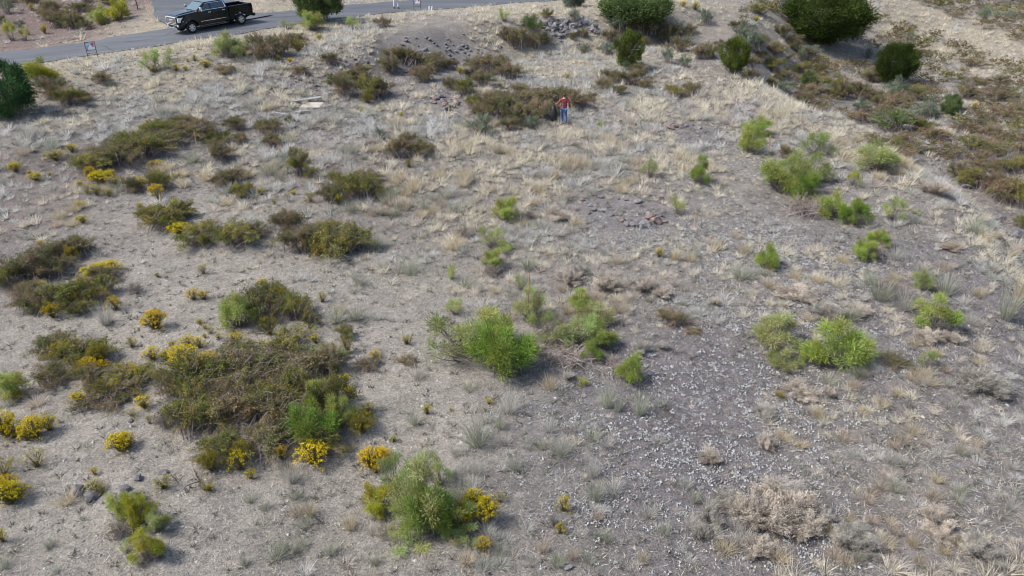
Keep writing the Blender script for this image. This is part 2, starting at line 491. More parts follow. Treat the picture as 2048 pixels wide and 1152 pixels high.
def gen_juniper(seed, H_=2.0, clumps=520, per=26, open_=.0, up=.9, size=.085, lobes=26, spread_=.34):
    """crown 2 m wide, H_ high: crown, trunk"""
    g = np.random.RandomState(seed)
    lf, wd = Acc(), Acc()
    nl = lobes
    i_ = np.arange(nl) + .5
    ph = np.arccos(1 - 2 * i_ / nl) + g.normal(size=nl) * .12; th = i_ * 2.39996 + g.normal(size=nl) * .2
    lu = np.stack([np.sin(ph) * np.cos(th), np.sin(ph) * np.sin(th), np.cos(ph)], 1)
    lrad = spread_ * (.75 + .5 * g.rand(nl))
    lf_ = (1.0 - lrad) * (.82 + .3 * g.rand(nl))
    lc = lu * lf_[:, None]
    ltint = .62 + .6 * g.rand(nl)
    q_ = np.arange(clumps) % nl
    du = unit(g.normal(size=(clumps, 3)) + lu[q_] * .55)
    c = lc[q_] + du * (lrad[q_] * (.55 + .5 * g.rand(clumps)))[:, None]
    u = unit(c)
    c[:, 2] = c[:, 2] * H_ * .47 + H_ * .5
    ct = ltint[q_] * (.85 + .3 * g.rand(clumps))
    az = np.arctan2(u[:, 1], u[:, 0])
    # lower part narrower
    if open_:
        keep = vnoise(c[:, 0] * 2 + 9 + c[:, 2], c[:, 1] * 2 + 9 - c[:, 2], .55, seed % 31) > open_
        c = c[keep]; u = u[keep]; ct = ct[keep]
    n = len(c)
    q = n * per
    p = np.repeat(c, per, 0) + g.normal(size=(q, 3)) * [.075, .075, .085]
    p[:, 2] = np.maximum(p[:, 2], .04)
    d = unit(np.repeat(u * [1, 1, .6], per, 0) * .7 + np.array([0, 0, up]) + g.normal(size=(q, 3)) * .4)
    blades(lf, g, p, d, size * (.6 + .8 * g.rand(q)), size * (.22 + .2 * g.rand(q)), col=np.repeat(ct, per)[:, None] * np.ones((1, 3)))
    # trunk and limbs
    tp = np.array([[[0, 0, -.1], [.03, .02, H_ * .25], [-.02, .03, H_ * .5], [.03, 0, H_ * .85]]])
    tubes(wd, tp, .085, .02)
    k = g.choice(n, min(n, 46), replace=False)
    e = c[k] * [.95, .95, 1]
    b = np.stack([np.zeros(len(k)), np.zeros(len(k)), e[:, 2] * .45], 1)
    m = (b + e) * .5; m[:, 2] -= .08
    tubes(wd, bez(b, m, e, 4), .028, .006)
    return lf, wd

def link(name, data, mat=None, parent=None, loc=None, rot=None, scale=None):
    o = bpy.data.objects.new(name, data)
    COL.objects.link(o)
    if mat is not None:
        o.data.materials.append(mat)
    if parent is not None:
        o.parent = parent
    if loc is not None:
        o.location = loc
    if rot is not None:
        o.rotation_euler = rot if hasattr(rot, '__len__') else (0, 0, rot)
    if scale is not None:
        o.scale = scale
    return o

def tag(o, label=None, cat=None, group=None, kind=None):
    if label: o['label'] = label
    if cat: o['category'] = cat
    if group: o['group'] = group
    if kind: o['kind'] = kind
    return o
# ------------------------------------------------------------------ soil patches (placed on the ground, real soil colours)
SOIL = {'gravel': (.255, .234, .2), 'purple': (.118, .108, .113), 'tan': (.16, .147, .138), 'red': (.135, .098, .088),
        'straw': (.175, .155, .135), 'grey': (.155, .146, .14), 'thatch': (.165, .153, .138), 'verge': (.28, .245, .185), 'slate': (.145, .135, .137)}
PATCH = [  # x, y, half-width, half-height in the photograph, soil, strength
    (330, 590, 170, 60, 'gravel', 1.3), (220, 690, 240, 40, 'gravel', 1.2), (420, 660, 90, 50, 'gravel', 1.3), (250, 880, 190, 80, 'gravel', 1.3), (390, 1060, 420, 110, 'gravel', 1.1),
    (780, 720, 170, 120, 'gravel', 1.1), (720, 560, 220, 50, 'gravel', .8), (390, 430, 140, 28, 'gravel', 1.1), (850, 880, 130, 80, 'gravel', .9), (600, 1050, 160, 90, 'thatch', 1.0),
    (60, 780, 90, 60, 'gravel', .8), (520, 420, 120, 25, 'gravel', .8),
    (1640, 520, 130, 50, 'purple', 1.0), (1500, 760, 190, 110, 'purple', 1.3), (1360, 850, 150, 120, 'purple', 1.2), (1400, 1000, 230, 80, 'purple', 1.2), (1700, 680, 160, 50, 'purple', 1.0),
    (1990, 720, 110, 220, 'purple', 1.2), (1960, 560, 70, 60, 'purple', 1.0), (1640, 1090, 200, 60, 'purple', .9), (1990, 1000, 90, 200, 'purple', .8),
    (1240, 428, 88, 28, 'slate', 6), (1395, 268, 50, 18, 'slate', 4), (870, 105, 110, 42, 'slate', 3), (1450, 85, 90, 34, 'slate', 1.2), (1480, 450, 90, 60, 'slate', .8),
    (60, 370, 110, 60, 'red', .9), (640, 340, 90, 40, 'red', .8), (785, 362, 45, 14, 'red', 1.5), (100, 20, 170, 50, 'red', 1.4), (570, 165, 80, 22, 'red', 1.2), (1860, 130, 80, 60, 'grey', 1.0), (620, 280, 60, 20, 'red', .8),
    (1000, 320, 260, 90, 'straw', .9), (1250, 300, 250, 110, 'thatch', .9), (1520, 205, 190, 45, 'straw', 1.2), (1850, 950, 220, 190, 'thatch', 1.1), (1200, 560, 200, 60, 'thatch', .8),
    (900, 30, 330, 24, 'verge', 1.6), (1250, 5, 250, 16, 'verge', 1.2), (1900, 85, 140, 30, 'verge', 1.2), (1770, 40, 50, 18, 'verge', 1.3), (330, 105, 200, 26, 'verge', 1.4), (80, 145, 120, 25, 'verge', 1.2), (540, 5, 60, 6, 'verge', 1.5),
    (200, 290, 200, 80, 'grey', .8), (250, 230, 250, 50, 'thatch', .8), (1000, 1080, 200, 80, 'thatch', 1.0), (1100, 900, 120, 90, 'grey', 1.0), (700, 200, 250, 80, 'grey', .6), (300, 50, 40, 25, 'verge', 1.2)]

def resolve(patches):
    out = []
    for q in patches:
        p, zd = at(q[0], q[1])
        r = ray(q[0], q[1])
        dep = -r[2] / np.linalg.norm(r)
        out.append((p.x, p.y, q[2] * zd / FPX, q[3] * zd / FPX / max(.12, dep)) + tuple(q[4:]))
    return out

PATCH_W = resolve(PATCH)

def soil_colour(x, y):
    wob = (vnoise(x, y, 3.2, 11) - .5) * 1.2 + (vnoise(x, y, 1.1, 12) - .5) * .9
    tot = np.full(np.shape(x), .45); col = np.zeros(np.shape(x) + (3,)) + np.array(SOIL['tan']) * .45
    for (px, py, rx, ry, k, w) in PATCH_W:
        d2 = ((x - px) / rx) ** 2 + ((y - py) / ry) ** 2
        ww = w * np.exp(-np.clip(d2 * .8 + wob * np.clip(d2, .2, 1.6), 0, 30)) * 2.2
        tot += ww; col += ww[..., None] * np.array(SOIL[k])
    return col / tot[..., None]

# ------------------------------------------------------------------ ground sheet
def axis(lo, hi, step, far_lo, far_hi, grow=1.22):
    a = list(np.arange(lo, hi + step * .5, step))
    s = step
    while a[-1] < far_hi:
        s *= grow; a.append(a[-1] + s)
    s = step
    while a[0] > far_lo:
        s *= grow; a.insert(0, a[0] - s)
    return np.array(a)

gx = axis(-44, 46, .32, -1500, 1500); gy = axis(7, 84, .30, -400, 2600)
GX, GY = np.meshgrid(gx, gy)
GZ = H(GX, GY)
_dr, _ = poly_dist(GX, GY, ROAD_EDGE)
nx, ny = len(gx), len(gy)
me = bpy.data.meshes.new('ground')
me.vertices.add(nx * ny)
me.vertices.foreach_set('co', np.stack([GX, GY, GZ], -1).astype(np.float32).ravel())
ii = (np.arange(ny - 1)[:, None] * nx + np.arange(nx - 1)[None, :]).ravel()
quads = np.stack([ii, ii + 1, ii + nx + 1, ii + nx], 1).astype(np.int32)
me.loops.add(quads.size); me.loops.foreach_set('vertex_index', quads.ravel())
me.polygons.add(len(quads)); me.polygons.foreach_set('loop_start', np.arange(0, quads.size, 4, dtype=np.int32))
me.polygons.foreach_set('use_smooth', np.ones(len(quads), bool))
ca = me.attributes.new('soil', 'FLOAT_COLOR', 'POINT')
sc_ = soil_colour(GX, GY).reshape(-1, 3)
ca.data.foreach_set('color', np.concatenate([sc_, np.ones((len(sc_), 1))], 1).astype(np.float32).ravel())
me.update(calc_edges=True)

def ground_mat():
    m, nt, out = new_mat('dry_soil')
    a = N(nt, 'ShaderNodeAttribute'); a.attribute_name = 'soil'
    tc = N(nt, 'ShaderNodeTexCoord')
    def noise(s, d=4, rough=.6):
        n = N(nt, 'ShaderNodeTexNoise'); n.inputs['Scale'].default_value = s; n.inputs['Detail'].default_value = d; n.inputs['Roughness'].default_value = rough
        nt.links.new(tc.outputs['Object'], n.inputs['Vector']); return n.outputs[0]
    def mult(src, fac, lo, hi, p0=.3, p1=.7):
        r = ramp(nt, [(p0, (lo,) * 3), (p1, (hi,) * 3)]); nt.links.new(fac, r.inputs[0])
        mx = N(nt, 'ShaderNodeMix', data_type='RGBA', blend_type='MULTIPLY'); mx.inputs[0].default_value = 1
        nt.links.new(src, mx.inputs[6]); nt.links.new(r.outputs[0], mx.inputs[7]); return mx.outputs[2]
    def blend(src, fac, colour, p0, p1, amount):
        r = ramp(nt, [(p0, (0,) * 3), (p1, (amount,) * 3)]); nt.links.new(fac, r.inputs[0])
        mx = N(nt, 'ShaderNodeMix', data_type='RGBA'); nt.links.new(r.outputs[0], mx.inputs[0])
        nt.links.new(src, mx.inputs[6]); mx.inputs[7].default_value = (*colour, 1); return mx.outputs[2]
    c = a.outputs['Color']
    c = mult(c, noise(.9, 5), .80, 1.2)
    c = mult(c, noise(5, 6, .75), .66, 1.34)
    c = mult(c, noise(19, 5, .8), .45, 1.55, .34, .66)
    c = blend(c, noise(9, 4, .75), (.10, .085, .075), .60, .70, .55)       # dark litter
    c = blend(c, noise(13.7, 4, .75), (.46, .42, .35), .61, .70, .7)       # pale chips and straw
    c = blend(c, noise(3.1, 5, .75), (.36, .31, .24), .56, .68, .45)       # thatch
    p = N(nt, 'ShaderNodeBsdfPrincipled'); p.inputs['Roughness'].default_value = 1; p.inputs['Specular IOR Level'].default_value = .1
    nt.links.new(c, p.inputs['Base Color'])
    mxb = N(nt, 'ShaderNodeMath', operation='ADD')
    nt.links.new(noise(9, 6, .75), mxb.inputs[0]); nt.links.new(noise(30, 3), mxb.inputs[1])
    b = N(nt, 'ShaderNodeBump'); b.inputs['Strength'].default_value = .8; b.inputs['Distance'].default_value = .06
    nt.links.new(mxb.outputs[0], b.inputs['Height']); nt.links.new(b.outputs[0], p.inputs['Normal'])
    nt.links.new(p.outputs[0], out.inputs[0])
    return m
me.materials.append(ground_mat())
tag(link('ground', me), kind='structure', label='dry gravelly hillside ground with bare soil and thatch')

# ------------------------------------------------------------------ road
def asphalt():
    m, nt, out = new_mat('worn_asphalt')
    tc = N(nt, 'ShaderNodeTexCoord')
    def noise(s, d=4, rough=.6, vec=None):
        n = N(nt, 'ShaderNodeTexNoise'); n.inputs['Scale'].default_value = s; n.inputs['Detail'].default_value = d; n.inputs['Roughness'].default_value = rough
        nt.links.new(vec or tc.outputs['Object'], n.inputs['Vector']); return n.outputs[0]
    r = ramp(nt, [(.3, (.058, .063, .07)), (.5, (.078, .084, .093)), (.7, (.105, .111, .12))])
    mp = N(nt, 'ShaderNodeMapping'); mp.inputs['Rotation'].default_value = (0, 0, -math.radians(42)); mp.inputs['Scale'].default_value = (.12, 1.0, 1)
    nt.links.new(tc.outputs['Object'], mp.inputs['Vector'])
    nt.links.new(noise(.9, 6, .65, mp.outputs[0]), r.inputs[0])
    g = ramp(nt, [(.3, (.8,) * 3), (.7, (1.22,) * 3)]); nt.links.new(noise(40, 3), g.inputs[0])
    mx = N(nt, 'ShaderNodeMix', data_type='RGBA', blend_type='MULTIPLY'); mx.inputs[0].default_value = 1
    nt.links.new(r.outputs[0], mx.inputs[6]); nt.links.new(g.outputs[0], mx.inputs[7])
    p = N(nt, 'ShaderNodeBsdfPrincipled'); p.inputs['Roughness'].default_value = .85; p.inputs['Specular IOR Level'].default_value = .3
    nt.links.new(mx.outputs[2], p.inputs['Base Color']); nt.links.new(p.outputs[0], out.inputs[0])
    return m
M['asphalt'] = asphalt()
M['tar'] = plain('crack_seal_tar', (.03, .03, .033), .7)

def smooth_line(pts, step=.8):
    P = np.array(pts, float); out = []
    for k in range(len(P) - 1):
        p0, p1, p2, p3 = P[max(0, k - 1)], P[k], P[k + 1], P[min(len(P) - 1, k + 2)]
        n = max(2, int(np.hypot(*(p2 - p1)[:2]) / step))
        for t in np.linspace(0, 1, n, endpoint=False):
            out.append(.5 * ((2 * p1) + (-p0 + p2) * t + (2 * p0 - 5 * p1 + 4 * p2 - p3) * t ** 2 + (-p0 + 3 * p1 - 3 * p2 + p3) * t ** 3))
    out.append(P[-1])
    return np.array(out)

def ribbon(acc, line, left, right, lift, ragged=0.0, seed=0, cols=7):
    """strip that follows a line on the ground, from `left` to `right` metres to its right-hand side"""
    line = np.asarray(line)[:, :2]
    t = unit(np.gradient(line, axis=0)); nrm = np.stack([t[:, 1], -t[:, 0]], 1)
    k = np.arange(len(line))
    jl = (vnoise(k * .8, k * 0 + 3, 1.3, seed) - .5) * ragged; jr = (vnoise(k * .8, k * 0 + 9, 1.3, seed + 1) - .5) * ragged
    V = []
    for c in np.linspace(0, 1, cols):
        off = (left + jl) * (1 - c) + (right + jr) * c
        q = line + nrm * off[:, None]
        V.append(np.stack([q[:, 0], q[:, 1], H0(q[:, 0], q[:, 1]) + lift], 1))
    V = np.stack(V, 1)
    n = len(line)
    i = (np.arange(n - 1)[:, None] * cols + np.arange(cols - 1)[None]).ravel()[:, None]
    acc.add(V.reshape(-1, 3), np.concatenate([i + [0, 1, cols + 1], i + [0, cols + 1, cols]]))

main_line = smooth_line([p[:2] for p in ROAD_EDGE[1:-1]])
acc = Acc(); ribbon(acc, main_line, -ROAD_W, 0.5, .035, .9, 3, 12)
tag(link('road', acc.mesh('road', [M['asphalt']], True)), kind='structure', label='grey asphalt lane curving past the parked pickup')
side_pts = SIDE
acc = Acc(); ribbon(acc, smooth_line(side_pts), -3.4, 3.4, .12, .4, 8, 8)
tag(link('side_road', acc.mesh('side_road', [M['asphalt']], True)), kind='structure', label='asphalt side road leaving the junction behind the pickup')
# tar crack seals
for pts, w in (([(520, 34), (545, 36), (575, 34), (600, 30)], .06), ([(640, 20), (676, 16), (712, 17), (740, 12)], .08), ([(200, 92), (215, 97), (228, 102)], .08), ([(118, 86), (140, 80), (165, 75)], .14), ([(560, 36), (600, 33), (640, 36)], .07),
               ([(60, 112), (110, 104), (160, 99)], .07), ([(250, 84), (310, 78), (350, 62)], .06)):
    L = smooth_line([tuple(at(a, b)[0])[:2] for a, b in pts], .25)
    L = L + np.stack([vnoise(np.arange(len(L)), np.zeros(len(L)), 2.2, 2) - .5, vnoise(np.arange(len(L)), np.zeros(len(L)), 2.2, 5) - .5], 1) * .25
    acc = Acc(); ribbon(acc, L, -w / 2, w / 2, .042, .05, 2, 2)
    tag(link('tar_seam', acc.mesh('tar_seam', [M['tar']])), kind='structure', label='dark tar seam across the asphalt')
# ------------------------------------------------------------------ plants
LANDMARKS = [(415, 50, 'the black pickup'), (1127, 247, 'the man in the plaid shirt'), (180, 117, 'the roadside sign'), (520, 830, 'the big dark thicket'), (1130, 60, 'the dark rock pile'),
             (1785, 150, 'the round juniper'), (1640, 60, 'the wide spreading juniper'), (390, 300, 'the stake among dark scrub'), (1388, 463, 'the stake near the stone ring'), (1060, 600, 'the orange stake behind the broom'),
             (1240, 430, 'the bare patch edged with stones'), (1540, 1030, 'the sprawling dry beige bush'), (960, 720, 'the largest green broom bush'), (830, 1040, 'the broom bush fringed with yellow'), (615, 205, 'the pale slab of debris'),
             (1665, 700, 'the dense lime broom bush'), (1600, 360, 'the broom clump above the slope'), (25, 190, 'the dark leafy tree'), (640, 10, 'the feathery roadside tree'), (1270, 20, 'the wide feathery tree'),
             (212, 625, 'the bare spiky yucca'), (628, 915, 'the round golden ball bush'), (270, 1040, 'the ragged green bush'), (1245, 800, 'the paired pale tussocks'), (1720, 500, 'the lime broom under the slope'), (1990, 35, 'the pale grey green shrubs uphill'), (720, 180, 'the scrub behind the debris'), (650, 480, 'the scrub beside the green bush'), (430, 480, 'the double scrub patch'), (160, 720, 'the yellow topped scrub'), (1040, 330, 'the open straw grass'), (1985, 365, 'the scrub below the pad edge'),
             (88, 850, 'the double yellow mound'), (397, 590, 'the golden bush on bare gravel'), (130, 560, 'the dark scrub bank')]
ORD = ['first', 'second', 'third', 'fourth', 'fifth', 'sixth', 'seventh', 'eighth', 'ninth', 'tenth', 'eleventh', 'twelfth', 'thirteenth', 'fourteenth', 'fifteenth', 'sixteenth', 'seventeenth', 'eighteenth', 'nineteenth', 'twentieth']
PENDING = []          # (object, noun phrase, px, py) still to be labelled

def relation(px, py):
    best = min(LANDMARKS, key=lambda l: math.hypot(px - l[0], (py - l[1]) * 1.6))
    dx, dy = px - best[0], (py - best[1]) * 1.6
    if abs(dx) > 2.2 * abs(dy): r = ('left of', 'counting left from') if dx < 0 else ('right of', 'counting right from')
    elif abs(dy) > 2.2 * abs(dx): r = ('behind', 'counting back from') if dy < 0 else ('in front of', 'counting forward from')
    elif dy < 0: r = ('behind left of', 'counting back left from') if dx < 0 else ('behind right of', 'counting back right from')
    else: r = ('front left of', 'counting forward left from') if dx < 0 else ('front right of', 'counting forward right from')
    return r, best[2], math.hypot(dx, dy)

def finish_labels():
    groups = {}
    for o, noun, px, py in PENDING:
        r, lm, d = relation(px, py)
        groups.setdefault((noun, r, lm), []).append((d, o))
    for (noun, r, lm), v in groups.items():
        v.sort(key=lambda q: q[0])
        for k, (d, o) in enumerate(v):
            o['label'] = f'{noun} {r[0]} {lm}' if len(v) == 1 else f'{ORD[min(k, 19)]} {noun} {r[1]} {lm}'

VAR = {'broom': [gen_broom(11 + k, 36 + 5 * k, 165, 1, .06) for k in range(4)],
       'broom_lo': [gen_broom(16 + k, 22 + 3 * k, 80, 1, .05) for k in range(3)], 'broom_open_lo': [gen_broom(36 + k, 14, 70, 1, .1) for k in range(2)],
       'scrub_lo': [gen_scrub(61 + k, 60, 44, .85, 1.35) for k in range(4)], 'weed_lo': [gen_weed(76 + k, 120, .6, .036, 5) for k in range(4)], 'weed_open_lo': [gen_weed(84 + k, 60, .6, .036, 5) for k in range(2)],
       'dry_lo': [gen_dry(96 + k, 90, 32, .55, .012) for k in range(2)], 'teal_lo': [gen_scrub(136 + k, 50, 44, .95, 1.35) for k in range(2)],
       'broom_open': [gen_broom(31 + k, 20 + 3 * k, 140, 1, .1) for k in range(3)],
       'scrub': [gen_scrub(51 + k, 95, 72, .85) for k in range(4)],
       'weed': [gen_weed(71 + k) for k in range(6)],
       'weed_open': [gen_weed(81 + k, 90) for k in range(3)],
       'dry': [gen_dry(91 + k) for k in range(4)],
       'juniper': [gen_juniper(101, 1.95, 720, 50, size=.075, lobes=44, spread_=.24), gen_juniper(102, 1.5, 1000, 48, open_=.2, size=.06, lobes=34, spread_=.3, up=.5), gen_juniper(103, 2.1, 480, 44, open_=.2, lobes=20, spread_=.36)],
       'mesquite': [gen_juniper(111, 1.5, 480, 44, open_=.26, up=.5, size=.10, lobes=20), gen_juniper(112, 1.1, 620, 46, open_=.24, up=.5, size=.085, lobes=24)],
       'oak': [gen_juniper(121, 1.7, 520, 44, open_=.24, up=.2, size=.085, lobes=18)],
       'bare': [gen_scrub(141 + k, 130, 9, .8) for k in range(2)],
       'teal': [gen_scrub(131 + k, 70, 75, .95) for k in range(2)]}
PARTS = {'broom': ('green_broom_bush', 'bush', 'foliage', 'stems', 1.4), 'broom_open': ('green_broom_bush', 'bush', 'foliage', 'stems', 1.4),
         'scrub': ('brown_scrub_bush', 'bush', 'foliage', 'twigs', .88), 'weed': ('yellow_flowering_bush', 'bush', 'flower_heads', 'stems', .6),
         'weed_open': ('yellow_flowering_bush', 'bush', 'flower_heads', 'stems', .6), 'dry': ('dry_beige_bush', 'bush', 'flower_heads', 'stems', .62),
         'juniper': ('juniper_tree', 'tree', 'crown', 'trunk', 1.95), 'mesquite': ('feathery_tree', 'tree', 'crown', 'trunk', 1.5), 'oak': ('leafy_tree', 'tree', 'crown', 'trunk', 1.7),
         'bare': ('bare_twig_bush', 'bush', 'leaves', 'twigs', .85), 'teal': ('blue_green_shrub', 'bush', 'foliage', 'twigs', .95)}
BASEW = {'weed': 1.0, 'weed_open': 1.0, 'dry': 1.0}
WOOD = {'broom': 'stem_grey', 'broom_open': 'stem_grey', 'scrub': 'stem_mauve', 'weed': 'weed_stem', 'weed_open': 'weed_stem', 'dry': 'stem_mauve', 'juniper': 'bark', 'mesquite': 'bark', 'oak': 'bark', 'bare': 'stem_bare', 'teal': 'stem_grey'}
GROUP = {'broom': 'green broom bushes on the dry slope', 'broom_open': 'green broom bushes on the dry slope', 'scrub': 'brown scrub bushes', 'weed': 'yellow flowering bushes', 'weed_open': 'yellow flowering bushes', 'dry': 'dry beige bushes',
         'juniper': 'junipers on the hillside', 'mesquite': 'feathery trees by the road', 'oak': 'dark leafy trees', 'bare': 'bare twiggy bushes', 'teal': 'blue green shrubs'}
COLOUR = {'broom_green': 'green', 'broom': 'bright green', 'broom_deep': 'deep green', 'broom_pale': 'pale green', 'broom_lime': 'lime green', 'broom_yellow': 'yellow green', 'scrub': 'olive brown', 'scrub_rust': 'rusty brown', 'scrub_green': 'olive green',
          'flower': 'bright yellow', 'flower_gold': 'golden', 'flower_pale': 'pale yellow', 'flower_olive': 'olive yellow', 'dry_head': 'beige', 'dry_grey': 'greyish beige', 'juniper': 'dark green', 'juniper_lime': 'olive green',
          'mesquite': 'soft green', 'oak_dark': 'dark green', 'teal': 'blue green', 'teal_pale': 'pale blue green', 'blade_grey': 'grey green', 'blade_pale': 'pale grey', 'straw': 'straw coloured', 'straw_pink': 'pinkish straw'}
NOUN = {'broom': 'broom bush', 'broom_open': 'thin broom bush', 'scrub': 'scrub bush', 'weed': 'flowering bush', 'weed_open': 'thin flowering bush', 'dry': 'dried bush', 'juniper': 'juniper', 'mesquite': 'feathery tree', 'oak': 'leafy tree', 'bare': 'bare twiggy bush', 'teal': 'shrub'}
MESH = {}
GROWN = {'broom': (1.1, 1.12), 'broom_open': (1.14, 1.12), 'scrub': (1.08, 1.02), 'juniper': (.94, 1.0), 'mesquite': (1.0, 1.0), 'oak': (.98, .9), 'weed': (1.2, 1.12), 'weed_open': (1.2, 1.12), 'dry': (1.18, .94), 'teal': (1.1, 1.1)}   # leaf tips thin out towards the outline
BARE = []           # footprints, for keeping small growth from standing inside big bushes
prng = random.Random(77)

def plant_meshes(kind, v, mat, mk):
    key = (mk, v, mat)
    if key not in MESH:
        lf, wd = VAR[mk][v]
        _, _, a, b, _ = PARTS[kind]
        both = Acc()
        for src, mi in ((lf, 0), (wd, 1)):
            for V, T in zip([np.concatenate(src.V)], [np.concatenate(src.T)]):
                both.add(V, T, mi, (np.concatenate(src.C) if src.C else np.ones((len(V), 3))) if lf.C else None)
        nm = PARTS[kind][0]
        MESH[key] = [lambda lf=lf: lf.mesh(nm + '_' + a, [M[mat]]), lambda wd=wd: wd.mesh(nm + '_' + b, [M[WOOD[kind]]]), lambda both=both: both.mesh(nm, [M[mat], M[WOOD[kind]]])]
    return MESH[key]

def got(key, k):
    m = MESH[key][k]
    if callable(m):
        m = m(); MESH[key][k] = m
    return m

def grow(kind, pos, W, Hh, mat, split, rot=None, v=None, name=None, deep=1.0):
    """one plant W metres wide, Hh high, standing at pos"""
    mk = kind if split or kind + '_lo' not in VAR else kind + '_lo'
    if v is None or v >= len(VAR[mk]): v = prng.randrange(len(VAR[mk]))
    if rot is None: rot = prng.uniform(0, 6.28)
    nm, cat, a, b, h0 = PARTS[kind]
    sc = (W / BASEW.get(kind, 2.0), W * deep / BASEW.get(kind, 2.0), Hh / h0)
    plant_meshes(kind, v, mat, mk); key = (mk, v, mat)
    if split:
        o = link(name or nm, None, loc=pos, rot=rot, scale=sc)
        link(a, got(key, 0), parent=o); link(b, got(key, 1), parent=o)
    else:
        o = link(name or nm, got(key, 2), loc=pos, rot=rot, scale=sc)
    BARE.append((pos[0], pos[1], W * .5))
    return tag(o, cat=cat, group=GROUP[kind])

def put(kind, cx, yb, w, h, mat, label=None, v=None, lift=0.0, **kw):
    """a plant whose outline in the photograph is w wide, h high, its foot at (cx, yb)"""
    r = ray(cx, yb); dep = -r[2] / np.linalg.norm(r); cd = math.sqrt(1 - dep * dep)
    p, zd = at(cx, max(-200, yb - .36 * w * dep), lift)
    W = w * zd / FPX; Hpx = h * zd / FPX * GROWN.get(kind, (1, 1))[1]
    a = .36 * W
    t = max(Hpx - a * dep, .5 * Hpx)
    Hh = math.sqrt(max(t * t - (a * dep) ** 2, (.3 * Hpx) ** 2)) / cd
    if lift: Hh = lift + .62 * Hh
    Hh = min(max(Hh, .22 * W), 1.6 * W if kind not in ('juniper',) else 1.2 * W)
    o = grow(kind, p, W * GROWN.get(kind, (1, 1))[0], Hh, mat, w >= 40, v=v, **kw)
    if label:
        o['label'] = label
    else:
        size = 'tiny' if w < 18 else 'small' if w < 36 else 'medium' if w < 70 else 'large'
        PENDING.append((o, f'{size} {COLOUR[mat]} {NOUN[kind]}', cx, yb - h * .4))
    return o

# trees
put('oak', 22, 240, 118, 122, 'oak_dark', 'dark green leafy tree below the road, with scrub growing against it', rot=.4)
put('mesquite', 640, 48, 96, 92, 'mesquite', 'feathery soft green tree standing at the verge behind the pickup', v=0, rot=1.1)
put('mesquite', 1272, 56, 152, 92, 'mesquite', 'wide feathery green tree on the bank behind the rock pile', v=1, rot=.2)
put('mesquite', 1147, 20, 48, 44, 'teal', 'small grey green tree on the crest above the rock pile', v=0, name='feathery_tree')
put('juniper', 1645, 94, 186, 138, 'juniper', 'wide spreading dark juniper, biggest tree on the hillside', v=1, rot=2.2)
put('juniper', 1785, 173, 84, 86, 'juniper', 'dense egg shaped juniper with a clipped looking outline', v=0)
put('juniper', 1466, 150, 62, 70, 'juniper_lime', 'olive green upright juniper between the stake slope and the scrub band', v=2)
dead = put('juniper', 1256, 142, 62, 76, 'juniper_lime', 'half dead juniper with bleached bare branches showing', v=2, rot=1.7)
g_ = np.random.RandomState(4); da = Acc(); n_ = 26
b_ = np.stack([g_.normal(size=n_) * .15, g_.normal(size=n_) * .15, .5 + .5 * g_.rand(n_)], 1)
e_ = unit(np.stack([g_.normal(size=n_), -.4 + g_.normal(size=n_) * .8, .9 + g_.rand(n_)], 1)) * (.7 + .55 * g_.rand(n_, 1)) + [0, 0, .55]
tubes(da, bez(b_, (b_ + e_) / 2 + g_.normal(size=(n_, 3)) * .12, e_, 5), .035, .012)
link('dead_branches', da.mesh('dead_branches', [M['deadwood']]), parent=dead)
put('teal', 1065, 72, 52, 42, 'mesquite', 'soft green shrub beside the dark rock pile')
put('oak', 1615, 178, 30, 38, 'mesquite', 'small green conifer like sapling among the scrub below the round juniper', name='leafy_tree')
put('oak', 1898, 232, 42, 46, 'mesquite', 'rounded soft green sapling right of the blue green shrubs', name='leafy_tree')
put('teal', 1780, 268, 90, 48, 'mesquite', 'wispy soft green shrub on the edge under the blue green shrubs')

for q in ((1500, 100, 62, 40), (1480, 78, 34, 32), (1790, 192, 60, 32), (1850, 240, 62, 36), (1722, 224, 40, 26), (1568, 186, 52, 22), (1412, 49, 32, 28), (1215, 112, 48, 28), (1258, 142, 36, 22), (965, 274, 52, 46), (1062, 261, 40, 30),
          (762, 281, 30, 24), (1235, 60, 52, 32), (1150, 45, 30, 26), (1170, 108, 36, 20), (1620, 115, 46, 24), (1600, 120, 30, 20), (1335, 128, 30, 34), (1370, 135, 30, 22), (1735, 118, 20, 20), (15, 28, 34, 28), (225, 178, 32, 16), (1650, 190, 50, 24), (40, 55, 24, 12)):
    put('teal', *q, mat='teal')
for q in ((1965, 45, 30, 26), (1990, 35, 15, 13), (2020, 39, 30, 17), (2002, 55, 16, 9), (1820, 78, 18, 12)):
    put('teal', *q, mat='teal_pale')
for q in ((1165, 75, 26, 22), (1093, 39, 30, 22), (1145, 80, 20, 16), (1670, 200, 36, 26)):
    put('scrub', *q, mat='scrub_green')

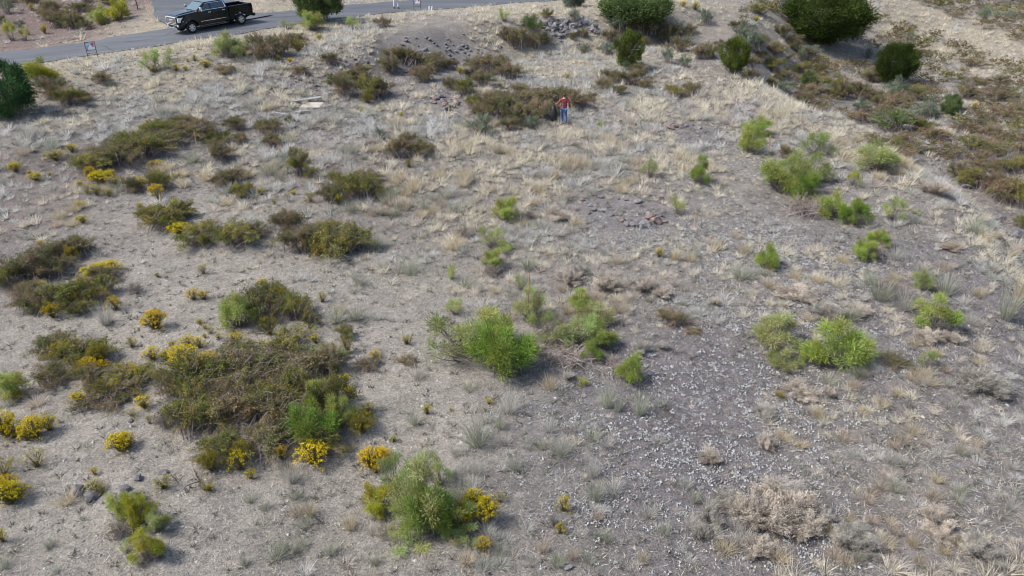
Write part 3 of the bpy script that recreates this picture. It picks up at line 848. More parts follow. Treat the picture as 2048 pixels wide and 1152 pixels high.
# green broom bushes: x, foot y, width, height, material, open?
BROOM = [(205, 49, 40, 34, 'broom'), (172, 56, 36, 24, 'broom'), (237, 42, 46, 36, 'broom_yellow'), (25, 82, 26, 40, 'broom_yellow'), (50, 82, 22, 26, 'broom_yellow'), (308, 145, 52, 46, 'broom_pale'), (338, 122, 26, 26, 'broom_pale'), (462, 118, 62, 46, 'broom_pale'), (492, 104, 32, 30, 'broom_pale'),
         (88, 172, 62, 46, 'broom_yellow'), (626, 62, 46, 38, 'broom'), (706, 62, 36, 26, 'broom'), (578, 60, 34, 20, 'broom_pale'), (1008, 44, 22, 28, 'broom_lime'),
         (1512, 275, 56, 38, 'broom_lime'), (1496, 310, 54, 52, 'broom'), (1630, 314, 64, 52, 'broom_pale'), (1397, 371, 42, 50, 'broom_deep'), (1300, 358, 32, 40, 'broom_pale'), (1355, 433, 34, 42, 'broom'),
         (1560, 392, 84, 66, 'broom'), (1612, 372, 76, 60, 'broom_pale'), (1600, 402, 66, 50, 'broom_deep'), (1656, 368, 36, 30, 'broom_pale'), (1592, 420, 34, 34, 'broom'), (1662, 440, 52, 52, 'broom'), (1703, 455, 58, 56, 'broom_deep'), (1705, 374, 28, 34, 'broom_yellow'), (1755, 348, 84, 56, 'broom_pale'),
         (1784, 446, 46, 46, 'broom_pale'), (1725, 525, 46, 44, 'broom_lime'), (1752, 500, 44, 40, 'broom_lime'), (1530, 544, 46, 50, 'broom_lime'), (1868, 664, 78, 64, 'broom_lime'), (1550, 704, 104, 66, 'broom_pale'), (1565, 744, 66, 40, 'broom_pale'), (1668, 748, 116, 92, 'broom_lime'), (1625, 735, 50, 50, 'broom_lime'),
         (1013, 447, 52, 50, 'broom'), (985, 500, 50, 48, 'broom_pale'), (1010, 512, 36, 30, 'broom_lime'), (986, 544, 42, 44, 'broom'), (903, 562, 24, 40, 'broom_lime'), (910, 634, 38, 36, 'broom'), (1040, 585, 38, 44, 'broom_pale'), (1060, 650, 62, 64, 'broom_pale'), (1160, 630, 50, 44, 'broom_lime'), (1190, 665, 70, 50, 'broom_pale'),
         (1100, 668, 46, 40, 'broom_pale'), (1130, 700, 60, 44, 'broom_pale'), (1165, 700, 84, 66, 'broom_pale'), (1205, 705, 62, 50, 'broom'), (1185, 728, 42, 40, 'broom_deep'), (930, 738, 136, 104, 'broom_pale'), (1012, 770, 122, 112, 'broom_deep'), (970, 725, 110, 90, 'broom'), (1258, 772, 52, 54, 'broom_lime'), (1055, 698, 28, 30, 'broom'), (1086, 694, 28, 28, 'broom_pale'), (862, 694, 22, 18, 'broom_pale'),
         (480, 642, 74, 76, 'broom'), (640, 800, 70, 60, 'broom'), (625, 880, 100, 92, 'broom_deep'), (676, 840, 60, 60, 'broom'), (640, 726, 44, 32, 'broom_pale'), (680, 724, 40, 24, 'broom_pale'), (28, 802, 60, 60, 'broom'), (32, 806, 34, 22, 'flower_gold'),
         (250, 1050, 52, 56, 'broom'), (280, 1060, 60, 60, 'broom_yellow'), (320, 1070, 46, 44, 'broom_pale'), (300, 1130, 62, 62, 'broom_yellow'), (258, 1112, 34, 36, 'broom_pale'), (270, 1022, 44, 30, 'broom_pale'),
         (790, 990, 64, 70, 'broom_pale'), (840, 1075, 120, 128, 'broom_pale'), (862, 1085, 96, 100, 'broom_deep'), (828, 975, 32, 50, 'broom_pale'), (880, 980, 52, 64, 'broom_pale'), (760, 1040, 70, 60, 'broom_yellow'), (905, 1075, 90, 64, 'broom'), (830, 1110, 110, 50, 'broom_pale'), (930, 1100, 66, 40, 'broom_pale'), (860, 1045, 60, 66, 'broom_lime'),
         (1201, 258, 16, 18, 'broom_lime'), (1854, 738, 40, 36, 'broom_pale'), (1830, 430, 24, 14, 'broom_pale'), (1455, 765, 1, 1, None), (290, 762, 46, 26, 'broom_pale'), (180, 790, 22, 20, 'broom_pale'), (688, 490, 26, 40, 'broom'), (1480, 455, 1, 1, None), (1165, 775, 24, 18, 'broom_yellow'), (1840, 585, 40, 40, 'broom_pale'), (1200, 600, 1, 1, None)]
for q in BROOM:
    if q[4] is None: continue
    if q[4] == 'flower_gold':
        put('weed', *q[:4], mat='flower_gold'); continue
    kind = 'broom_open' if q[4] == 'broom_pale' and q[2] > 34 and prng.random() < .7 else 'broom'
    lab = {(1012, 770): 'largest and greenest broom bush of the middle clump', (862, 1085): 'tall bright broom bush fringed with yellow flowering bushes', (1668, 748): 'dense lime broom bush with a rounded top, bigger of the twin pair'}.get(q[:2])
    put(kind, *q[:4], mat=q[4], label=lab, lift=.4 if q[:2] in ((625, 880), (640, 800), (676, 840), (480, 642)) else 0)

# brown scrub
SCRUB = [(400, 800, 150, 90, 's'), (500, 790, 160, 90, 's'), (600, 790, 150, 84, 's'), (390, 880, 130, 84, 's'), (470, 870, 150, 90, 'r'), (560, 880, 170, 100, 's'), (660, 850, 90, 100, 's'), (440, 935, 110, 70, 'g'), (540, 925, 150, 80, 's'), (640, 915, 120, 74, 's'), (350, 800, 80, 60, 's'), (445, 760, 150, 64, 'r'), (560, 740, 160, 50, 's'), (660, 760, 90, 64, 's'),
         (110, 720, 90, 56, 's'), (170, 740, 120, 64, 's'), (110, 780, 90, 54, 's'), (190, 790, 100, 60, 's'), (260, 790, 130, 60, 's'), (220, 826, 140, 64, 's'), (470, 835, 130, 84, 's'), (400, 850, 120, 80, 's'), (560, 835, 130, 84, 'g'), (500, 135, 1, 1, 'x'), (190, 725, 60, 40, 'g'),
         (520, 650, 110, 76, 's'), (540, 610, 70, 50, 'g'), (590, 645, 90, 60, 's'), (620, 655, 50, 34, 's'),
         (600, 510, 100, 60, 's'), (670, 525, 130, 70, 's'), (710, 510, 90, 60, 'g'), (580, 480, 80, 60, 'r'), (650, 480, 80, 40, 's'), (570, 450, 50, 30, 's'),
         (400, 500, 100, 50, 'g'), (470, 500, 100, 55, 's'), (510, 480, 60, 36, 's'), (330, 462, 110, 56, 'g'), (300, 440, 60, 30, 's'), (370, 440, 56, 40, 'g'),
         (130, 530, 110, 56, 's'), (160, 510, 60, 40, 'g'), (60, 570, 120, 70, 's'), (110, 560, 90, 50, 's'), (20, 580, 70, 50, 's'), (70, 630, 90, 56, 's'), (130, 625, 110, 62, 'g'), (190, 610, 90, 60, 's'), (210, 570, 70, 40, 's'), (60, 600, 70, 40, 'r'), (160, 635, 60, 34, 's'),
         (180, 345, 90, 40, 'g'), (240, 335, 110, 56, 's'), (290, 320, 100, 50, 's'), (260, 300, 80, 40, 'g'), (330, 300, 110, 40, 's'), (320, 275, 90, 36, 's'), (400, 280, 90, 40, 'r'), (470, 262, 56, 30, 's'), (440, 290, 60, 30, 's'), (440, 325, 70, 44, 's'), (210, 335, 60, 30, 's'),
         (320, 385, 76, 46, 'g'), (270, 390, 50, 36, 's'), (450, 380, 56, 36, 's'), (485, 400, 56, 36, 's'), (465, 372, 60, 36, 'r'),
         (670, 410, 70, 44, 's'), (720, 400, 90, 56, 'g'), (730, 370, 70, 30, 's'), (680, 380, 60, 36, 'g'), (760, 400, 50, 30, 's'), (600, 355, 52, 50, 'g'), (622, 362, 38, 30, 'g'), (590, 320, 36, 26, 'g'),
         (800, 320, 70, 46, 'r'), (840, 318, 66, 40, 's'), (815, 290, 40, 26, 's'), (860, 305, 30, 16, 'r'),
         (690, 195, 60, 44, 'r'), (740, 200, 70, 50, 's'), (720, 165, 70, 36, 's'), (820, 130, 70, 34, 's'), (790, 118, 56, 24, 'r'), (860, 145, 64, 32, 's'), (900, 140, 40, 24, 'r'), (980, 150, 80, 40, 'r'), (1000, 135, 50, 26, 's'), (950, 140, 40, 26, 's'), (930, 192, 50, 36, 'g'), (900, 180, 40, 26, 's'), (940, 160, 40, 26, 's'),
         (960, 235, 60, 30, 's'), (1000, 240, 90, 50, 's'), (1040, 255, 80, 50, 's'), (1080, 238, 70, 40, 'r'), (1150, 220, 74, 40, 'r'), (1180, 205, 36, 24, 's'), (1090, 205, 80, 30, 's'), (1000, 205, 60, 26, 'r'), (1020, 265, 50, 30, 's'), (1115, 240, 36, 34, 's'),
         (1220, 165, 50, 26, 's'), (1260, 172, 70, 32, 's'), (1275, 150, 50, 26, 'r'), (1240, 190, 40, 20, 's'), (1290, 178, 40, 20, 's'), (1070, 96, 50, 34, 'r'), (1035, 95, 56, 40, 's'), (1090, 90, 34, 24, 's'), (1010, 80, 30, 26, 'r'), (1300, 70, 80, 40, 'r'), (1340, 90, 70, 44, 's'), (1360, 105, 50, 30, 's'), (1300, 45, 60, 30, 's'), (1280, 95, 40, 24, 'r'), (1220, 85, 40, 26, 's'), (1350, 195, 60, 24, 'g'), (1380, 190, 44, 26, 's'), (1400, 120, 40, 30, 'r'), (1420, 118, 44, 30, 'g'), (1500, 162, 40, 24, 's'), (1380, 65, 30, 20, 'r'), (1540, 175, 40, 20, 's'),
         (530, 118, 70, 50, 'r'), (560, 112, 60, 40, 'r'), (590, 95, 56, 30, 'r'), (525, 125, 36, 24, 's'), (766, 56, 36, 26, 'r'), (540, 270, 60, 34, 's'), (545, 295, 50, 30, 's'), (580, 250, 24, 20, 's'), (520, 262, 36, 24, 's'),
         (110, 200, 70, 44, 'r'), (140, 212, 70, 36, 's'), (170, 205, 40, 26, 'r'), (205, 168, 44, 24, 'r'), (105, 30, 50, 30, 'r'), (120, 55, 60, 34, 's'), (150, 60, 50, 36, 's'), (95, 38, 40, 20, 'r'), (160, 25, 60, 20, 's'), (70, 10, 60, 16, 'r'), (220, 8, 60, 14, 's'),
         (1935, 378, 64, 46, 'g'), (1975, 390, 80, 50, 'r'), (2010, 410, 90, 60, 'r'), (2045, 420, 60, 60, 'g'), (1915, 358, 46, 34, 's'), (2000, 350, 60, 36, 's'), (2040, 350, 60, 36, 'g'), (2046, 460, 46, 30, 'g'), (1960, 345, 50, 26, 'r'),
         (1345, 660, 66, 40, 'r'), (1330, 640, 40, 22, 'r'), (1385, 672, 44, 16, 'r'), (735, 745, 56, 30, 'r'), (815, 735, 50, 24, 'r'), (572, 682, 30, 26, 'g'), (692, 682, 40, 34, 'g'), (1790, 740, 70, 30, 's'), (1570, 320, 42, 30, 'r'), (1720, 200, 50, 36, 's'), (1680, 198, 44, 36, 's'), (1750, 205, 40, 26, 's'), (1800, 215, 70, 30, 'r'), (1760, 215, 50, 24, 's'), (1800, 245, 60, 24, 'r'), (1840, 265, 60, 30, 'g'), (1870, 285, 60, 30, 'r'), (1800, 290, 60, 26, 'r'), (1750, 295, 60, 26, 's'), (1640, 180, 50, 24, 'g'), (1610, 205, 60, 24, 's'), (1640, 150, 40, 24, 's'), (780, 145, 60, 34, 's'), (845, 165, 60, 36, 'r'), (870, 130, 50, 26, 's'), (760, 195, 56, 40, 'r'), (680, 175, 50, 30, 's'), (1020, 160, 60, 34, 'r'), (965, 175, 50, 34, 's'), (1050, 215, 60, 34, 's'), (975, 215, 60, 32, 'r'), (1010, 225, 70, 36, 's'), (1130, 205, 50, 30, 's'), (945, 215, 40, 26, 'g'), (1040, 190, 60, 22, 'r'), (1210, 180, 50, 24, 's'), (660, 130, 40, 24, 's'), (600, 150, 40, 18, 'r'), (450, 150, 50, 20, 'r'), (480, 290, 40, 26, 'r'), (365, 255, 60, 26, 's'), (1600, 150, 46, 24, 'g'), (1740, 165, 44, 24, 's'), (1830, 200, 50, 26, 's'), (1670, 192, 40, 36, 'g'), (1550, 110, 60, 24, 's'), (1565, 75, 40, 26, 's'), (1500, 138, 50, 26, 's'), (1520, 92, 46, 24, 'r'), (1545, 142, 56, 28, 'g'), (1585, 98, 50, 28, 's'), (1475, 62, 40, 22, 's'), (1605, 118, 50, 24, 'r'), (1560, 165, 56, 26, 's'), (1440, 95, 36, 18, 's'), (1520, 120, 40, 20, 'r'), (1480, 125, 36, 20, 's')]
SCRUB = [(*q[:4], 'g') if q[4] == 's' and q[0] < 800 and i % 3 == 0 else q for i, q in enumerate(SCRUB) if q[4] != 'x']
SM = {'s': 'scrub', 'r': 'scrub_rust', 'g': 'scrub_green'}
INTHICK = len(BARE)
for q in SCRUB:
    put('scrub', *q[:4], mat=SM[q[4]])
THICK = BARE[INTHICK:]

# yellow flowering bushes
W_Y = 'flower'; W_G = 'flower_gold'; W_P = 'flower_pale'; W_O = 'flower_olive'
WEED = [(145, 306, 22, 17, W_Y), (112, 323, 38, 22, W_P), (33, 346, 24, 22, W_Y), (72, 363, 28, 18, W_Y), (100, 353, 9, 8, W_Y), (60, 349, 9, 8, W_Y), (180, 346, 22, 22, W_G), (203, 371, 42, 28, W_Y), (312, 338, 28, 16, W_G), (222, 357, 20, 18, W_Y), (230, 376, 22, 22, W_P), (245, 371, 20, 18, W_O), (280, 379, 30, 24, W_Y), (313, 386, 30, 27, W_G), (160, 373, 15, 11, W_Y), (176, 390, 20, 20, W_P), (194, 393, 22, 20, W_P), (220, 395, 20, 16, W_P), (162, 419, 20, 17, W_Y), (167, 449, 25, 18, W_Y), (140, 508, 22, 27, W_G), (82, 492, 15, 11, W_Y),
        (190, 556, 50, 24, W_Y), (220, 548, 40, 24, W_Y), (85, 569, 18, 13, W_Y), (232, 624, 30, 30, W_G), (312, 664, 42, 40, W_G), (388, 603, 28, 24, W_G), (408, 602, 22, 20, W_G), (407, 551, 25, 22, W_P), (316, 556, 11, 10, W_O), (400, 651, 13, 13, W_Y), (410, 660, 12, 11, W_Y), (422, 671, 20, 18, W_P), (437, 679, 13, 12, W_Y), (410, 677, 10, 10, W_P), (474, 699, 32, 32, W_Y), (265, 698, 22, 22, W_P), (307, 727, 34, 32, W_Y), (365, 725, 50, 30, W_Y), (378, 698, 34, 26, W_Y), (410, 728, 52, 26, W_Y), (345, 697, 15, 14, W_Y), (360, 740, 40, 24, W_Y), (335, 725, 26, 24, W_Y), (400, 700, 26, 24, W_Y),
        (118, 703, 36, 28, W_Y), (150, 690, 16, 12, W_Y), (195, 712, 40, 32, W_O), (158, 738, 26, 24, W_O), (205, 748, 34, 24, W_G), (250, 742, 26, 18, W_Y), (200, 782, 32, 30, W_O), (227, 770, 26, 18, W_Y), (160, 815, 32, 28, W_Y), (150, 800, 20, 14, W_P), (290, 822, 34, 29, W_Y), (265, 838, 32, 20, W_P), (300, 850, 16, 22, W_P), (12, 878, 46, 54, W_Y), (72, 882, 44, 46, W_Y), (100, 866, 34, 36, W_Y), (242, 908, 44, 38, W_Y), (258, 900, 32, 32, W_G), (75, 941, 42, 40, W_P), (22, 1015, 50, 46, W_Y), (6, 1000, 34, 40, W_Y), (8, 960, 50, 40, W_O), (6, 1088, 22, 30, W_Y), (190, 953, 15, 18, W_Y), (190, 990, 34, 28, W_P), (206, 992, 30, 24, W_O), (328, 983, 34, 28, W_P), (412, 988, 34, 28, W_O), (420, 985, 14, 14, W_Y), (482, 948, 38, 42, W_Y), (502, 962, 22, 22, W_Y), (418, 925, 40, 30, W_O),
        (40, 1000, 34, 34, W_Y), (30, 880, 34, 40, W_Y), (20, 985, 36, 34, W_G), (55, 885, 26, 26, W_Y), (130, 700, 30, 22, W_Y), (175, 735, 40, 24, W_G), (270, 745, 30, 20, W_Y), (640, 790, 40, 24, W_G), (560, 840, 30, 24, W_G), (480, 905, 40, 26, W_O), (150, 600, 34, 22, W_O), (100, 620, 30, 20, W_G), (170, 580, 36, 22, W_Y), (310, 370, 26, 18, W_G), (400, 470, 34, 20, W_Y), (640, 500, 30, 18, W_G),
        (628, 938, 62, 48, W_Y), (745, 945, 50, 42, W_G), (762, 928, 40, 26, W_G), (752, 950, 16, 18, W_G), (735, 985, 16, 22, W_Y), (948, 1024, 44, 38, W_Y), (975, 1055, 42, 52, W_Y), (925, 1056, 44, 42, W_G), (967, 1108, 30, 28, W_G), (998, 1010, 26, 24, W_P), (1127, 1028, 27, 32, W_Y), (1120, 1072, 20, 22, W_Y), (725, 872, 50, 42, W_O), (736, 840, 36, 30, W_P), (560, 796, 46, 36, W_Y), (590, 780, 36, 26, W_O), (545, 790, 30, 30, W_Y), (690, 782, 32, 32, W_Y), (700, 802, 24, 28, W_Y), (665, 860, 24, 22, W_G), (560, 900, 24, 18, W_G), (520, 780, 24, 20, W_G), (750, 721, 25, 18, W_G), (814, 692, 20, 20, W_P), (632, 690, 19, 21, W_Y), (692, 690, 26, 26, W_O),
        (525, 572, 20, 14, W_G), (556, 595, 40, 24, W_O), (535, 655, 36, 34, W_O), (540, 605, 24, 22, W_O), (645, 607, 18, 22, W_P), (622, 407, 26, 22, W_O), (587, 391, 11, 10, W_Y), (575, 400, 15, 14, W_P), (522, 391, 15, 14, W_G), (550, 412, 14, 16, W_O), (500, 390, 22, 22, W_P), (818, 336, 17, 17, W_O), (572, 476, 14, 22, W_Y), (660, 477, 20, 10, W_Y), (676, 396, 16, 12, W_Y), (855, 832, 18, 22, W_Y), (788, 887, 17, 14, W_P), (978, 811, 13, 13, W_Y), (970, 825, 12, 10, W_P), (902, 824, 8, 8, W_Y), (420, 462, 30, 22, W_O), (358, 472, 40, 24, W_Y), (345, 440, 34, 20, W_O), (490, 465, 24, 18, W_O), (365, 412, 16, 9, W_Y), (280, 418, 12, 10, W_P), (345, 345, 1, 1, None), (280, 415, 10, 10, W_Y),
        (353, 143, 14, 14, W_G), (371, 142, 10, 10, W_Y), (308, 145, 11, 11, W_Y), (390, 122, 12, 12, W_P), (412, 136, 24, 14, W_Y), (376, 125, 12, 9, W_P), (640, 84, 15, 15, W_G), (596, 94, 32, 20, W_O), (488, 115, 12, 20, W_G), (556, 112, 8, 16, W_G), (580, 127, 12, 11, W_Y), (90, 68, 12, 18, W_G), (62, 14, 12, 10, W_Y), (82, 22, 10, 10, W_Y), (15, 62, 14, 14, W_G), (58, 70, 12, 14, W_P), (1366, 14, 13, 12, W_Y), (1390, 20, 17, 15, W_Y), (1512, 42, 12, 9, W_Y), (1135, 157, 12, 9, W_Y), (1182, 174, 10, 8, W_Y), (1100, 112, 8, 6, W_Y), (802, 235, 13, 10, W_Y), (724, 226, 10, 9, W_Y), (760, 222, 10, 9, W_Y), (735, 196, 26, 16, W_O), (895, 220, 9, 8, W_Y), (920, 148, 12, 14, W_Y), (1000, 174, 12, 8, W_Y), (1950, 214, 14, 9, W_Y), (1930, 245, 10, 8, W_Y), (1525, 530, 24, 18, W_G), (1318, 516, 14, 22, W_G), (1545, 20, 14, 16, W_Y), (1660, 92, 14, 7, W_Y), (1560, 595, 18, 14, W_O), (1540, 45, 1, 1, None), (1560, 800, 24, 16, W_O)]
for q in WEED:
    if q[4] is None: continue
    lab = {(628, 938): 'golden ball shaped flowering bush alone on pale gravel in front of the thicket', (1127, 1028): 'bright yellow egg shaped bush standing alone right of the fringed broom bush'}.get(q[:2])
    g0 = at(q[0], q[1] - q[3] * .3)[0]
    inside = any((g0.x - a) ** 2 + (g0.y - b) ** 2 < (r * .72) ** 2 for a, b, r in THICK)
    put('weed_open' if q[4] in (W_P, W_O) and prng.random() < .4 and not inside else 'weed', *q[:4], mat=q[4], label=lab, lift=.36 if inside and not lab else 0)

# bare twiggy bushes
for q in ((440, 840, 90, 50), (480, 870, 90, 50), (420, 800, 80, 44), (520, 830, 80, 40), (600, 790, 60, 40), (1785, 605, 90, 50), (1660, 645, 60, 34), (1110, 700, 90, 56), (1140, 745, 120, 40), (1600, 440, 90, 50), (1640, 430, 60, 40), (1560, 720, 60, 40), (1075, 720, 70, 40), (1230, 745, 70, 36), (905, 1050, 60, 50), (780, 1085, 60, 40), (245, 1085, 70, 50), (310, 1120, 50, 40), (215, 590, 50, 34), (270, 590, 40, 26), (700, 500, 80, 44), (620, 500, 60, 40), (545, 610, 70, 40), (600, 640, 60, 40), (1060, 440, 30, 20), (1745, 520, 70, 36), (1770, 500, 50, 30), (330, 860, 50, 40), (560, 770, 80, 36), (1560, 385, 60, 34), (985, 560, 60, 36), (930, 480, 50, 30)):
    put('bare', *q, mat='scrub')

# dry beige bushes
for q in ((1700, 1112, 74, 60, 'dry_grey'), (1742, 1120, 64, 50, 'dry_grey'), (1720, 1085, 60, 40, 'dry_grey'), (1960, 1130, 74, 60, 'dry_grey'), (1940, 1100, 50, 40, 'dry_grey'), (1540, 1080, 120, 90, 'dry_head'), (1490, 1060, 80, 70, 'dry_head'), (1590, 1060, 100, 80, 'dry_head'), (1570, 1010, 90, 50, 'dry_grey'), (1610, 1085, 80, 60, 'dry_head'), (1450, 1020, 70, 46, 'dry_grey'), (1540, 1015, 70, 60, 'dry_head'), (1420, 1060, 60, 50, 'dry_grey'), (1640, 1055, 50, 40, 'dry_grey'), (1515, 1125, 70, 54, 'dry_head'), (1400, 1085, 40, 40, 'dry_grey'),
          (1530, 905, 46, 40, 'dry_head'), (1418, 935, 46, 40, 'dry_head'), (1530, 845, 50, 40, 'dry_grey'), (1428, 615, 32, 24, 'dry_head'), (1870, 1060, 70, 50, 'dry_head'), (1875, 1090, 60, 40, 'dry_head'), (1135, 765, 34, 26, 'dry_grey'), (1280, 710, 40, 32, 'dry_grey'), (1325, 705, 34, 24, 'dry_grey'), (1140, 575, 60, 40, 'dry_head'), (1160, 560, 40, 36, 'dry_grey'), (1290, 590, 50, 42, 'dry_head'), (1215, 590, 60, 44, 'dry_head'), (1325, 600, 40, 34, 'dry_head'), (1108, 1060, 26, 34, 'dry_grey'),
          (1600, 610, 80, 40, 'dry_head'), (1570, 600, 50, 30, 'dry_head'), (1715, 640, 60, 34, 'dry_head'), (1650, 640, 70, 40, 'dry_grey'), (1870, 395, 56, 38, 'dry_head'), (1850, 385, 40, 30, 'dry_grey'), (1600, 805, 70, 46, 'dry_head'), (1655, 800, 30, 34, 'dry_head'), (1900, 505, 44, 26, 'straw_pink'), (1950, 790, 90, 66, 'dry_grey'), (1985, 800, 60, 50, 'dry_grey'), (1110, 450, 60, 40, 'dry_head'), (1855, 690, 60, 34, 'dry_head'), (1900, 690, 40, 30, 'dry_head')):
    put('dry', *q[:4], mat=q[4])

# spiky tussocks seen large: x, foot y, width, height, blades
TUS = [gen_tussock(201 + k, 210, .62, .8, .008, droop=.4) for k in range(4)]
TUS_UP = [gen_tussock(211 + k, 190, .66, .55, .0075, droop=.25) for k in range(3)]
TUS_M = [gen_tussock(221 + k, 170, .52, .75, .0085, droop=.55) for k in range(5)]
TCACHE = {}
def tussock(src, v, mat, pos, W, Hh, rot, name='bunchgrass_tussock'):
    key = (id(src), v, mat)
    if key not in TCACHE:
        TCACHE[key] = src[v].mesh(name, [M[mat]])
    return link(name, TCACHE[key], loc=pos, rot=rot, scale=(W, W, Hh / .55))

def put_tussock(cx, yb, w, h, mat, up=False, label=None):
    p, zd = at(cx, yb - 2)
    src = TUS_UP if up else TUS
    o = tussock(src, prng.randrange(len(src)), mat, p, w * zd / FPX, h * zd / FPX, prng.uniform(0, 6.28), 'spiky_tussock')
    tag(o, cat='grass tussock', group='big spiky bunchgrass tussocks')
    BARE.append((p.x, p.y, .2 * w * zd / FPX))
    if label: o['label'] = label
    else: PENDING.append((o, f'{"large" if w > 58 else "medium"} {COLOUR[mat]} spiky tussock', cx, yb - h * .4))

for q in ((955, 890, 96, 74, 'blade_grey'), (1215, 815, 62, 60, 'blade_grey', True, 'pale upright tussock, slimmer of the touching pair in front of the lime broom'), (1235, 825, 40, 40, 'blade_grey', True), (1278, 830, 66, 56, 'blade_grey', True, 'pale fan shaped tussock, wider of the touching pair, dark at its root'), (1022, 825, 66, 62, 'blade_pale'), (1000, 860, 40, 40, 'blade_grey'), (672, 645, 60, 44, 'blade_grey'), (712, 640, 56, 40, 'blade_grey'), (822, 550, 62, 44, 'blade_grey'), (765, 535, 40, 30, 'blade_pale'), (720, 570, 50, 26, 'blade_grey'),
          (1190, 1000, 56, 64, 'blade_grey'), (1185, 955, 50, 50, 'blade_pale'), (1122, 910, 64, 50, 'blade_grey'), (1370, 978, 46, 36, 'blade_pale'), (1390, 1005, 40, 36, 'blade_grey'), (585, 965, 56, 52, 'blade_pale'), (212, 650, 60, 54, 'blade_pale', True, 'bare spiky yucca with stiff pale leaves at the edge of dark scrub'), (100, 600, 50, 40, 'blade_pale', True), (1100, 780, 56, 40, 'straw'), (955, 950, 50, 46, 'blade_pale'), (925, 1000, 60, 50, 'blade_grey'), (960, 1010, 40, 40, 'blade_grey'),
          (835, 760, 50, 36, 'blade_pale'), (830, 850, 46, 30, 'blade_grey'), (1030, 940, 50, 34, 'blade_grey'), (1000, 1110, 50, 34, 'blade_grey'), (1225, 960, 1, 1, None), (660, 1110, 52, 40, 'blade_grey'), (750, 1130, 40, 34, 'blade_grey'), (590, 1000, 40, 26, 'blade_grey'), (620, 1030, 50, 34, 'straw'), (700, 1060, 50, 40, 'straw'), (100, 1095, 44, 30, 'blade_grey'), (10, 1135, 50, 36, 'blade_grey'), (500, 1005, 36, 26, 'blade_grey'), (490, 1130, 36, 26, 'blade_grey'), (1085, 1105, 46, 50, 'straw_pink'), (1145, 1120, 40, 40, 'straw_pink'), (1285, 1125, 40, 40, 'straw'), (1215, 1085, 44, 30, 'blade_grey'), (1330, 1070, 50, 34, 'blade_grey'), (1195, 1040, 40, 30, 'straw_pink'),
          (1205, 740, 1, 1, None), (1235, 625, 60, 36, 'straw_pink'), (1190, 605, 56, 36, 'straw_pink'), (1760, 600, 90, 56, 'blade_grey', True), (1810, 620, 80, 44, 'blade_pale', True), (1840, 560, 60, 40, 'blade_grey', True), (1890, 590, 70, 50, 'blade_grey', True), (1740, 570, 50, 40, 'blade_grey', True), (1940, 650, 50, 36, 'blade_pale'), (2010, 640, 70, 80, 'blade_grey', True), (2035, 600, 50, 60, 'straw', True), (1955, 470, 66, 44, 'blade_grey'), (1480, 560, 70, 40, 'blade_grey'), (1790, 520, 50, 34, 'blade_pale'), (1700, 640, 60, 40, 'blade_grey'), (1590, 560, 44, 30, 'straw'), (1490, 510, 50, 34, 'straw'), (1430, 500, 44, 30, 'straw'), (1350, 520, 40, 30, 'straw'), (1235, 530, 40, 30, 'straw_pink'), (1380, 525, 40, 28, 'straw'), (910, 500, 60, 40, 'straw'), (930, 575, 56, 30, 'blade_grey'), (960, 585, 40, 26, 'blade_pale'), (980, 620, 46, 24, 'blade_pale'), (1055, 540, 60, 40, 'blade_grey'), (640, 245, 46, 40, 'blade_pale'), (620, 260, 40, 34, 'blade_pale'), (670, 250, 40, 34, 'blade_pale'), (630, 300, 60, 26, 'blade_pale'), (660, 300, 40, 24, 'blade_pale'), (560, 305, 16, 22, 'straw'), (780, 405, 40, 36, 'blade_grey'), (800, 420, 36, 30, 'blade_grey'), (850, 420, 40, 30, 'blade_grey'), (750, 500, 60, 36, 'blade_grey'), (700, 425, 50, 34, 'blade_grey'), (120, 255, 40, 26, 'blade_pale'), (60, 275, 50, 36, 'blade_pale'), (10, 372, 24, 32, 'blade_pale'), (540, 350, 60, 30, 'blade_grey'), (385, 325, 60, 26, 'blade_grey'), (560, 362, 40, 24, 'blade_grey')):
    if q[4] is None: continue
    put_tussock(*q)
